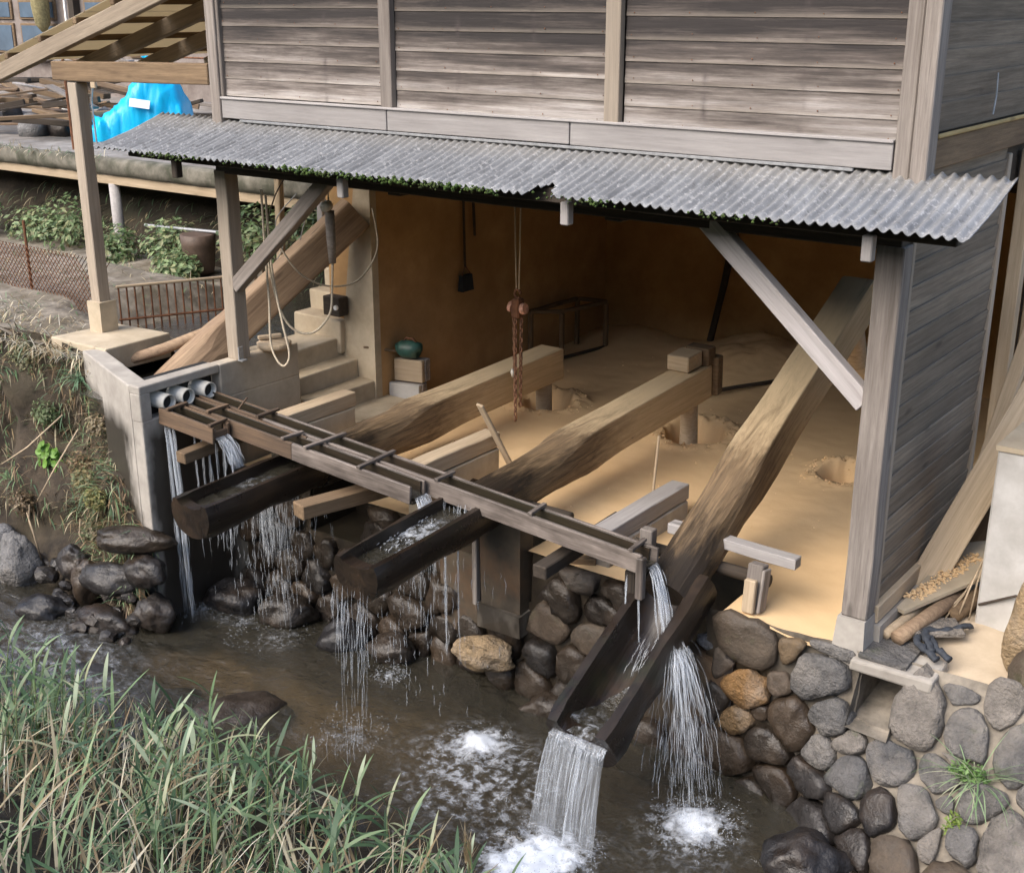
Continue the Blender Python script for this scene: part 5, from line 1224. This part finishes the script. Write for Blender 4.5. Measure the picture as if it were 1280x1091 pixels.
def sheet(name, a, b, v, zb, mat, label, n=22, m=16, spread=0, conv=0):
    """curved water sheet leaving the lip a-b with velocity v and falling to zb"""
    a, b, v = V(a), V(b), V(v); vs = []; fs = []; uv = []
    for i in range(n + 1):
        p = a.lerp(b, i / n); k = i / n - .5; vv = v + (b - a).normalized() * k * spread + V((0, 0, 1)) * .03 * N3((i * .4, 0, 0))
        T = ftime(p.z, vv.z, zb)
        for j in range(m + 1):
            t = T * (j / m); q = p + vv * t + V((0, 0, -4.9 * t * t)) + v.normalized() * .012 * N3((i * .5, j * .25, 0)) * (j / m + .3)
            vs.append(tuple(q)); uv.append((i / n * (b - a).length * 4, j / m))
    for i in range(n):
        for j in range(m): fs.append((i * (m + 1) + j, i * (m + 1) + j + 1, (i + 1) * (m + 1) + j + 1, (i + 1) * (m + 1) + j))
    me = bpy.data.meshes.new(name); me.from_pydata(vs, [], fs); me.update()
    ul = me.uv_layers.new(name='UVMap')
    for l_ in me.loops: ul.data[l_.index].uv = uv[l_.vertex_index]
    return stuff(tag(link(name, me, mat, None, None, True), label, 'water'))
def drops(label, gen, n, r=(.0015, .004), seg=(.05, .25), name='water_drops'):
    mb = MB(); strands(mb, gen, n, r, seg); return stuff(tag(obj(name, mb, 'drops', None, True), label, 'water'))
U = rnd.uniform
# short trough -> first bucket
z1 = fzc(-4.5) - .02
sheet('falling_water', (-4.50, -.85, z1), (-4.50, -.73, z1), (.75, 0, 0), .33, 'fall', 'water pouring from the short trough into the first bucket', 14, 12)
drops('bright water threads pouring into the first bucket', lambda: (V((-4.5, U(-.855, -.725), z1 + U(-.02, .012))), V((U(.68, .85), U(-.04, .04), U(-.05, .08))), .19), 60, (.0015, .0035), (.06, .2))
# middle trough -> second bucket
z2 = fzc(-2.8) - .02
sheet('falling_water', (-2.79, -.66, z2), (-2.79, -.54, z2), (.55, -.12, 0), .34, 'fall', 'water pouring from the middle trough into the second bucket', 14, 12)
drops('bright water threads pouring into the second bucket', lambda: (V((-2.79, U(-.665, -.535), z2 + U(-.02, .012))), V((U(.45, .65), U(-.35, .0), U(-.05, .1))), .16), 70, (.0015, .0035), (.06, .18))
def inb(mw, s0, s1): 
    def g():
        p = mw @ V((U(-.13, .13), U(s0, s1), .09)); return p, V((U(-.12, .12), U(-.55, -.1), U(.1, .55))), .09
    return g
drops('splashing water in the second bucket', inb(P2[1], -1.25, -.75), 110, (.0015, .004), (.02, .08))
# long trough -> tilted bucket
z3 = fzc(-1.15) - .02
sheet('falling_water', (-1.14, -.46, z3), (-1.14, -.36, z3), (.52, -.18, 0), -.06, 'fall_thin', 'water falling from the flume end onto the tilted bucket', 10, 12)
drops('water threads falling from the flume end', lambda: (V((-1.14, U(-.465, -.355), z3 + U(-.03, .01))), V((U(.4, .62), U(-.28, -.1), U(-.05, .05))), .30), 70, (.0018, .004), (.08, .25))
# spray off the right rim of the tilted bucket
def rimspray():
    p = V((-.90 + U(-.03, .03), -.50 + U(-.08, .03), -.10 + U(-.06, .03))); q = rnd.gauss(.5, .22); v = V((max(.05, q), -.35 + rnd.gauss(0, .28), U(-.1, .45))) ; return p, v, ftime(p.z, v.z, WZ)
drops('white spray falling from the rim of the tilted bucket into the stream', rimspray, 620, (.0009, .0024), (.04, .22))
sheet('falling_water', (-.91, -.60, -.12), (-.87, -.44, -.08), (.48, -.22, .2), WZ, 'fall_veil', 'thin water veil off the side of the tilted bucket', 34, 24, 1.1)
# inside the tilted bucket: water racing down, then the sheet over its lip
mw = P3[1]
def inside():
    p = mw @ V((U(-.15, .15), U(-.9, -.55), -.10 + U(0, .03))); d = (mw.to_3x3() @ V((U(-.1, .1), -1, 0))) * U(.8, 1.8); return p, d + V((0, 0, U(.1, .4))), .22
drops('water racing down inside the tilted bucket', inside, 120, (.0012, .003), (.05, .2))
tb = MB(); vs = []; fs = []
ss = lin(-1.47, -.6, .045); us = lin(-.14, .14, .02)
o = grid(us, ss, lambda x, s: tuple(mw @ V((x, s, itp(s, [-1.5, -1.4, -1.2, -.9, -.6], [.035, .02, -.10, -.125, -.12]) + x * x * 2.2 + .012 * FB((x * 2, s, 0), 9)))), 'bucket_water', 'water', attrs={'foam': lambda x, s: .18 + .75 * math.exp(-((s + .75) / .2) ** 2 - ((x - .06) / .1) ** 2) + .25 * math.exp(-((s + 1.45) / .12) ** 2)})
stuff(tag(o, 'water sliding down inside the tilted bucket', 'water'))
la, lb = mw @ V((-.18, -1.475, .035)), mw @ V((.18, -1.475, .035))
d3 = (mw.to_3x3() @ V((0, -1, 0)))
sheet('falling_water', la, lb, d3 * .62 + V((0, 0, .05)), WZ, 'fall_thin', 'wide water sheet pouring from the lip of the tilted bucket into the stream', 40, 22, .25)
def lip():
    p = la.lerp(lb, U(-.02, 1.02)); v = d3 * U(.45, .8) + V((U(-.08, .08), U(-.05, .05), U(-.05, .15))); return p, v, ftime(p.z, v.z, WZ)
drops('bright threads in the water sheet below the tilted bucket', lip, 90, (.0011, .0026), (.06, .35))
drops('beads of water breaking over the lip of the tilted bucket', lambda: (lambda q: (q[0], q[1], .09))(lip()), 90, (.0015, .004), (.01, .05))
# leaks
def vert(xa, xb, ya, yb, za, zb, sp=.05):
    def g():
        z_ = za - .12 * rnd.random(); p = V((U(xa, xb), U(ya, yb), z_)); v = V((U(-sp, sp), U(-sp, sp), -.1)); return p, v, ftime(z_, -.1, zb)
    return g
def col(pts, w_, za, zb, sp=.03):
    def g():
        a = rnd.choice(pts); p = V((a[0] + U(-w_, w_), a[1] + U(-w_, w_), za)); v = V((a[2] if len(a) > 2 else 0, U(-sp, sp), -.05)); return p, v, ftime(za, -.05, zb)
    return g
drops('thin water leaks falling from the first pipe down the channel wall', col([(-5.06, -.84, .05), (-5.03, -.80, .08), (-5.0, -.86, .12)], .010, .54, WZ, .02), 210, (.0016, .0036), (.1, .4))
drops('curtain of drips under the short trough', col([(-4.92 + i * .055, -.70 + .02 * (i % 3)) for i in range(8)], .006, .47, -.55), 150, (.0012, .0028), (.05, .25))
drops('overflow curtain falling below the first bucket', vert(-4.75, -3.95, -.75, -.25, .08, -1.02, .10), 330, (.0012, .0026), (.03, .14))
drops('dense overflow below the back of the first bucket', vert(-4.5, -4.15, -.62, -.42, .0, -1.02, .06), 150, (.0014, .003), (.05, .2))
t2 = P2[1] @ V((0, -1.5, -.1))
drops('water dripping from the underside of the second bucket', vert(-2.85, -2.25, -1.35, -.35, .05, WZ, .08), 110, (.0011, .0024), (.03, .12))
drops('water running off the left side of the second bucket', vert(-2.80, -2.70, -1.0, -.4, .15, WZ, .06), 110, (.0012, .0026), (.03, .15))
drops('overflow from the end of the second bucket', lambda: (lambda p, v: (p, v, ftime(p.z, v.z, WZ)))(P2[1] @ V((U(-.16, .16), -1.6, -.02)), V((U(-.1, .1), U(-.35, .0), 0))), 90, (.0010, .0022), (.04, .25))
drops('drips along the bottom of the middle trough', col([(-2.72 + .045 * i, -.50) for i in range(7)], .008, .40, .12), 40, (.0012, .0026), (.04, .12))
drops('long thin drips in front of the concrete pier', col([(-2.66, -.52), (-2.56, -.50), (-2.70, -.46)], .004, .38, -.8, .004), 80, (.0012, .0024), (.1, .3))
drops('two thin threads under the end of the flume', col([(-1.28, -.47), (-1.20, -.48, .1)], .004, .24, -.45, .004), 46, (.0012, .0024), (.08, .3))
for (a_, b_, v_, zt_, zb_, l) in (((-4.62, -.66), (-4.05, -.44), (0, -.1, 0), .08, -1.0, 'thin water veil falling behind the first bucket'),):
    sheet('falling_water', (a_[0], a_[1], zt_), (b_[0], b_[1], zt_), v_, zb_, 'fall_veil', l, 36, 20, .15)
# splash crowns
def crown(cx, cy, r, up, out):
    def g():
        a = U(0, 6.283); q = r * math.sqrt(rnd.random()); p = V((cx + q * math.cos(a), cy + q * math.sin(a), WZ + .01)); v = V((math.cos(a) * U(0, out), math.sin(a) * U(0, out), U(.2, up))); return p, v, ftime(p.z, v.z, WZ)
    return g
for (cx_, cy_, r, up, out, n, l) in ((-.57, -.80, .24, 1.5, .7, 620, 'splash where the spray of the tilted bucket meets the stream'), (-1.10, -1.52, .30, 1.3, .6, 520, 'white splash below the wide water sheet'), (-2.12, -.88, .24, .8, .5, 260, 'boiling white water in mid stream'), (-3.14, -.57, .12, 1.1, .4, 150, 'small splash crown below the second bucket'), (-2.85, -1.30, .26, .9, .4, 240, 'patch of pattering drops in mid stream'), (-5.0, -.62, .26, .9, .5, 240, 'splash at the foot of the channel wall'), (-4.3, -.66, .32, .9, .4, 220, 'pattering drops below the first bucket')):
    drops(l, crown(cx_, cy_, r, up, out), n, (.0010, .0026), (.004, .022), 'water_splash')

# ================================================================== PLANTS
def blade(mb, p, d, L, w_, droop, col, seg=4, fold=.25):
    p = V(p); d = V(d).normalized(); side = d.cross(V((0, 0, 1))); side = side.normalized() if side.length > 1e-3 else V((1, 0, 0))
    vs = []; fs = []; q = p.copy(); dd = d.copy()
    for i in range(seg + 1):
        t = i / seg; ww = w_ * (math.sin(math.pi * min(1, .12 + t * .88)) ** .7 if i < seg else .03)
        vs += [q - side * ww / 2, q + side * ww / 2]
        dd = (dd + V((0, 0, -droop / seg))).normalized(); q = q + dd * L / seg
    for i in range(seg): fs.append((2 * i, 2 * i + 1, 2 * i + 3, 2 * i + 2))
    mb.add(vs, fs, col)
GREEN = [(.11, .19, .085), (.15, .24, .115), (.20, .30, .145), (.07, .13, .065), (.26, .35, .19), (.13, .215, .13)]
DRY = [(.46, .40, .27), (.52, .45, .30), (.33, .25, .14), (.60, .54, .40), (.25, .18, .10)]
def jc(c, a=.25):
    k = 1 + U(-a, a); return tuple(min(1, x * k) for x in c)
mb = MB()
for k in range(2100):
    x = U(-6.6, -.7); y0 = toe(x)
    dist = (rnd.random() ** .8) * 2.2; y = y0 - dist + .05
    dens = .55 + .5 * FB((x, y, 0), 1.3, 3) + .5 * sst(.1, .7, dist)
    if rnd.random() > dens: continue
    z = nbz(x, y); a = U(0, 6.283); ln = U(.12, .42) * (1.25 if x < -4.4 else 1) * (.55 + .6 * sst(0, .5, dist)); t = U(.3, 1.5)
    c = jc(rnd.choice(GREEN)) if rnd.random() < .5 else jc(rnd.choice(DRY))
    blade(mb, (x, y, z - .01), (math.cos(a) * t * .7, math.sin(a) * t * .7 + .2, 1), ln * 1.2, U(.006, .022), U(.3, 1.6), c, 4)
for k in range(1100):
    x = U(-6.2, -.9); y = toe(x) - (rnd.random() ** .9) * 1.7; a = U(0, 6.28); t = U(.1, .7)
    blade(mb, (x, y, nbz(x, y)), (math.cos(a) * t, math.sin(a) * t + .15, 1), U(.22, .5), U(.003, .008), U(.1, 1.0), jc(rnd.choice(DRY + [(.66, .62, .5)]), .2), 4)
stuff(tag(obj('bank_grass', mb, 'blade', None, True), 'mixed green and dry grass covering the near bank', 'grass'))
# reed stalks standing out of the grass, each with its leaves
def leaf_mesh(L, w_, droop, col):
    b = MB(); blade(b, (0, 0, 0), (1, 0, .55), L, w_, droop, col, 6); return b.mesh('leaf')
LEAF = [leaf_mesh(U(.22, .38), U(.018, .034), U(.3, 1.2), jc(rnd.choice(GREEN[1:] + [(.36, .43, .29), (.40, .42, .26)]), .2)) for _ in range(14)]
def reed(x, y, hgt, seed, label):
    rr = random.Random(seed); z = nbz(x, y) - .02; ln = V((rr.uniform(-.25, .25), rr.uniform(-.05, .35), 0))
    t = thing('reed', label, 'reed', (x, y, z), 'green reeds on the near bank'); pts = [V((x, y, z)) + ln * (q * q) * hgt + V((0, 0, q * hgt)) for q in (0, .25, .5, .75, 1)]
    b = MB(); b.tube(pts, [.0055, .005, .0045, .0035, .0015], 5, True, jc((.20, .27, .11))); obj('stem', b, 'leaf', t, True)
    n = 8
    for i in range(n):
        q = .30 + .70 * i / (n - 1); k = min(3, int(q * 4)); p = pts[k].lerp(pts[k + 1], q * 4 - k)
        up = .25 + .9 * max(0, q - .75) * 3
        mwx = Matrix.Translation(p) @ Matrix.Rotation(i * 2.4 + rr.uniform(-.5, .5), 4, 'Z') @ Matrix.Rotation(-up + rr.uniform(-.25, .25), 4, 'Y') @ Matrix.Scale(rr.uniform(.75, 1.15) * (1.05 - .35 * q), 4)
        link('leaf', rr.choice(LEAF), 'leaf', t, mwx, True)
RD = [(-5.15, -2.75, .62), (-4.75, -2.65, .55), (-4.35, -2.55, .42), (-4.0, -2.72, .6), (-3.62, -2.62, .58), (-3.25, -2.55, .46), (-2.95, -2.60, .62), (-2.75, -2.55, .66), (-2.45, -2.62, .55), (-2.2, -2.70, .62), (-2.0, -2.62, .5), (-1.75, -2.66, .52), (-1.6, -2.3, .45), (-1.95, -2.3, .5), (-2.3, -2.35, .5), (-2.7, -2.38, .45), (-1.3, -2.45, .4), (-3.1, -2.4, .42), (-3.8, -3.05, .55), (-3.3, -3.1, .6), (-2.8, -3.05, .5), (-2.4, -3.1, .62), (-4.4, -3.0, .62), (-4.9, -3.15, .6), (-2.1, -3.15, .5), (-1.85, -3.0, .45), (-3.55, -3.35, .5), (-3.05, -3.4, .5), (-4.15, -3.3, .55), (-5.55, -2.85, .7), (-5.0, -2.45, .5), (-2.6, -2.95, .58), (-1.5, -2.85, .45), (-1.35, -2.62, .4), (-1.15, -2.35, .42), (-1.0, -2.55, .45), (-.85, -2.45, .4), (-1.25, -2.5, .5), (-.95, -2.7, .5)]
for i, (x, y, hh) in enumerate(RD): reed(x, y + .1, hh * .85, i, 'green reed stalk with long narrow leaves rising from the near bank grass')
# plumes of dry grass seed at the lower middle
mb = MB()
for k in range(70):
    blade(mb, (-1.02 + U(-.02, .02), -2.35, nbz(-1.02, -2.35) + .45 + U(0, .16)), (U(-.3, .3), U(-.3, .3), 1), U(.06, .12), .005, .5, jc((.42, .33, .20)), 2)
t_ = thing('dry_plume', 'dry tan seed plume at the edge of the white foam', 'plume', (-1.02, -2.35, -1)); obj('seeds', mb, 'blade', t_)
b = MB(); b.tube([(-1.02, -2.35, nbz(-1.02, -2.35) - .05), (-1.02, -2.34, nbz(-1.02, -2.35) + .6)], .004, 5, True, (.25, .24, .12)); obj('stem', b, 'leaf', t_)
# dry and green growth on the left earth bank
mb = MB()
for k in range(10000):
    x = U(-9.5, -5.25); t = rnd.random() ** .6
    if t < .30: continue
    if k <= 7500 and FB((x, t * 2, 4), 1.8, 3) < -.18: continue
    if k > 7500: x = U(-6.35, -5.2); t = U(.35, 1.0)
    p = V(lbp(x, t)); c = jc(rnd.choice(DRY[:1] + DRY[2:3] + [(.10, .07, .04), (.16, .11, .06), (.07, .05, .03), (.22, .15, .09)]), .4) if rnd.random() < .62 else jc(rnd.choice(GREEN), .3)
    a = U(-.9, .9); L = U(.08, .34)
    blade(mb, p + V((0, .02, 0)), (math.sin(a * 2) * 1.2, -.8 * U(.1, 1), U(-.6, 1.2)), L * .8, U(.003, .013), U(.4, 2.4), c, 4)
stuff(tag(obj('dry_bank_grass', mb, 'blade', None, True), 'straw-coloured dry grass hanging over the left earth bank', 'grass'))
mb = MB()
for k in range(5200):
    x = U(-11, -6.6); y = U(-.5, 2.6)
    if x > -7.1 and y < .3: continue
    if rnd.random() > .4 + .8 * FB((x, y, 7), 1.2, 3): continue
    a = U(0, 6.28); blade(mb, (x, y, pathz(x, y)), (math.cos(a), math.sin(a), U(.4, 1.5)), U(.04, .16), U(.004, .010), U(.5, 1.5), jc(rnd.choice(DRY + GREEN[:3]), .25), 3)
stuff(tag(obj('path_grass', mb, 'blade', None, True), 'short dry grass along the path behind the bank', 'grass'))
def tuft(name, label, c, n, L, cols, spread=.9, w_=.01, rad=.06, cat='plant'):
    mb = MB()
    for k in range(n):
        a = U(0, 6.283); blade(mb, V(c) + V((U(-rad, rad), U(-rad, rad), 0)), (math.cos(a) * spread, math.sin(a) * spread - .3, U(.3, 1.2)), L * U(.5, 1.1), w_ * U(.7, 1.3), U(.6, 2.2), jc(rnd.choice(cols), .2), 5)
    return tag(obj(name, mb, 'blade', None, True), label, cat)
p = lbp(-6.55, .9); tuft('grass_tuft', 'green tuft of long grass high on the left bank beside the ledge', p, 50, .30, [(.12, .22, .12), (.16, .27, .17)], .9, .012)
p = lbp(-7.6, .82); tuft('grass_tuft', 'dark green grass tuft at the left picture edge on the bank', p, 70, .38, [(.06, .13, .07), (.10, .18, .10)], .9, .014)
p = lbp(-7.2, .42); tuft('grass_tuft', 'small green grass tuft above the cone-shaped boulder', p, 26, .2, GREEN, .9, .01)
# weed on the right wall
tuft('wall_weed', 'long green grass weed growing from the right stone wall', rsurf(.86, -.42) + V((0, -.02, 0)), 46, .36, [(.16, .26, .12), (.24, .33, .18), (.38, .40, .27)], .7, .007, .05)
def leaves(mb, c, rad, n, size, cols, flat=.6):
    for k in range(n):
        d = V((rnd.gauss(0, 1), rnd.gauss(0, 1), rnd.gauss(0, 1))).normalized() * (rnd.random() ** .45); p = V(c) + V((d.x * rad[0], d.y * rad[1], d.z * rad[2]))
        s = size * U(.6, 1.3); nrm = (V((rnd.gauss(0, .6), rnd.gauss(-.25, .6), 1)) * flat + d * .6).normalized(); u = nrm.orthogonal().normalized(); u = Matrix.Rotation(U(0, 6.28), 3, nrm) @ u; v = nrm.cross(u)
        cc_ = jc(rnd.choice(cols), .3); mb.add([p - u * s, p - v * s * .45 + nrm * s * .08, p + u * s, p + v * s * .45 + nrm * s * .08], [(0, 1, 2), (0, 2, 3)], cc_)
mb = MB(); q = rsurf(.80, -.40); leaves(mb, q + V((0, -.03, .02)), (.11, .05, .07), 260, .016, [(.10, .19, .05), (.15, .26, .08)]); q = rsurf(.80, -.62); leaves(mb, q + V((0, -.02, 0)), (.05, .03, .12), 150, .014, [(.14, .22, .04), (.20, .28, .05)])
stuff(tag(obj('wall_moss', mb, 'leaf', None, False), 'bright green moss and tiny leaves on the right wall', 'moss'))
mb = MB(); q = V(lbp(-6.75, .58)); 
for k in range(26):
    a = U(0, 6.28); r = .02 + .11 * math.sqrt(rnd.random()); c = q + V((r * math.cos(a) * 1.0, -.12 + U(-.03, .03), r * math.sin(a))); n = 9; s = U(.025, .045); nrm = V((U(-.4, .4), -1, U(0, .9))).normalized(); u = nrm.orthogonal().normalized(); v = nrm.cross(u)
    mb.add([c] + [c + (u * math.cos(6.283 * i / n) + v * math.sin(6.283 * i / n)) * s + nrm * s * .25 for i in range(n)], [(0, 1 + i, 1 + (i + 1) % n) for i in range(n)], jc((.17, .33, .06), .25))
h = thing('leafy_plant', 'bright green round-leaved plant on the left bank', 'plant', q); obj('leaves', mb, 'leaf', h)
# shrubs under the terrace deck
SH = [((-11.6, 2.95, .85), (.55, .4, .38), 'broad-leaved shrub under the deck left of the wooden prop'), ((-10.35, 2.75, .72), (.30, .3, .30), 'low green shrub at the foot of the wooden prop'), ((-9.55, 2.9, .85), (.38, .35, .30), 'green shrub under the horizontal pipe left of the pot'), ((-9.0, 2.5, .68), (.34, .25, .22), 'pale leafy shrub in front of the pot'), ((-13.4, 2.7, .95), (.55, .4, .45), 'shrub at the left picture edge under the deck'), ((-12.4, 3.0, .7), (.5, .35, .3), 'dark shrub between the left edge and the porch post'), ((-8.0, 2.8, 1.1), (.45, .4, .35), 'shrub behind the left brace under the deck'), ((-7.0, 2.7, 1.35), (.35, .3, .25), 'small shrub behind the propped log')]
for (c, rad, l) in SH:
    h = thing('shrub', l, 'shrub', (c[0], c[1], c[2] - rad[2])); mb = MB(); leaves(mb, c, rad, 700, .042, [(.09, .15, .06), (.15, .23, .10), (.22, .30, .14), (.28, .30, .15)]); obj('crown', mb, 'leaf', h)
    b = MB()
    for k in range(4): b.tube([(c[0] + U(-.08, .08), c[1], c[2] - rad[2] * 1.6), (c[0] + U(-.2, .2), c[1] + U(-.1, .1), c[2] + U(0, .1))], [.012, .005], 5)
    obj('stem', b, 'brown_wood', h)
mb = MB()
for k in range(1500):
    u = U(-20, -6); t = U(0, .5); p = V(embz(u, t)); a = U(0, 6.28); blade(mb, p, (math.cos(a) * .6, -.8, U(-.2, .8)), U(.08, .3), U(.006, .02), U(.8, 2), jc(rnd.choice(GREEN + DRY[:3]), .3), 3)
for k in range(700):
    x = U(-18, -10.8); blade(mb, (x, 2.98 + U(0, .15), 1.70), (U(-.5, .5), U(-1, .3), U(.2, 1)), U(.05, .2), U(.005, .012), 1.4, jc(rnd.choice(DRY + GREEN[:2]), .25), 3)
stuff(tag(obj('embankment_grass', mb, 'blade', None, True), 'wild grass on the earth embankment under the terrace', 'grass'))
# dry bent reeds and twigs at the left
for (pts, l) in ((((-6.72, -1.02, -.75), (-6.62, -1.10, -.55), (-6.55, -1.12, -.38)), 'bleached bent stalk leaning on the cone-shaped boulder'), (((-6.55, -1.08, -.90), (-6.55, -1.12, -.62), (-6.64, -1.1, -.48)), 'white split stalk beside the cone-shaped boulder'), (((-6.10, -.9, -.82), (-6.16, -.95, -.6), (-6.17, -.92, -.48)), 'thin dry stalk standing left of the flat slab'), (((-6.5, -.75, .3), (-6.75, -.95, .02), (-7.0, -1.05, -.15)), 'dry twig hanging down the bank'), (((-6.35, -.72, .2), (-6.5, -.9, -.15), (-6.62, -1.0, -.4)), 'second dry twig hanging lower down the bank')):
    tb = MB(); tb.tube(pts, [.006, .008, .004], 5); tag(obj('dry_stalk', tb, 'tan_wood', None, True), l, 'stalk')

# leafy weeds mixed into the left bank
for i, (x, t, r, cols, l) in enumerate(((-6.9, .72, .16, [(.10, .15, .06), (.16, .20, .09)], 'green leafy weed in the middle of the left bank'), (-6.35, .62, .15, [(.20, .13, .07), (.30, .22, .12), (.12, .12, .05)], 'brown withered weed beside the channel wall'), (-6.05, .70, .14, [(.13, .16, .07), (.24, .20, .09)], 'olive weed at the foot of the channel wall'), (-7.3, .9, .2, [(.22, .2, .1), (.14, .17, .08)], 'dry bushy weed at the top of the left bank'), (-7.0, .35, .14, [(.12, .09, .05), (.20, .14, .08)], 'brown weed low on the left bank'), (-5.75, .8, .12, [(.25, .22, .08), (.16, .18, .06)], 'yellowish weed by the channel corner'), (-5.9, .55, .13, [(.10, .12, .05), (.20, .16, .09)], 'dark olive weed above the flat slab'), (-6.15, .9, .13, [(.22, .17, .10), (.30, .25, .15)], 'pale dry weed against the upper channel wall'))):
    p = V(lbp(x, t)); mb = MB(); leaves(mb, p + V((0, -.08, .02)), (r, .09, r * .8), 420, .018, cols); h = thing('bank_weed', l, 'weed', p); obj('leaves', mb, 'leaf', h)
    b = MB(); b.tube([p + V((0, .05, -.08)), p + V((.02, -.08, .05))], [.008, .003], 5); obj('stem', b, 'brown_wood', h)
for i in range(48):
    x = U(-5.6, -1.3); y = toe(x) - U(.05, 1.35); reed(x, y, U(.34, .58), 100 + i, 'green reed stalk with long narrow leaves rising from the near bank grass')

mb = MB()
for k in range(2600):
    x = U(-10.5, -6.4); y = -.5 + abs(rnd.gauss(0, .35)) - .1
    if x > -7.1 and y > -.36: continue
    a = U(0, 6.28); z = pathz(x, y) if y > -.45 else .74
    blade(mb, (x, y, z - .01), (math.cos(a), math.sin(a) - .4, U(.3, 1.4)), U(.06, .22), U(.004, .012), U(.5, 2.0), jc(rnd.choice(DRY + [(.55, .52, .45), (.45, .44, .38), (.2, .26, .16)]), .25), 3)
stuff(tag(obj('bank_top_grass', mb, 'blade', None, True), 'pale dry grass along the top edge of the left bank', 'grass'))
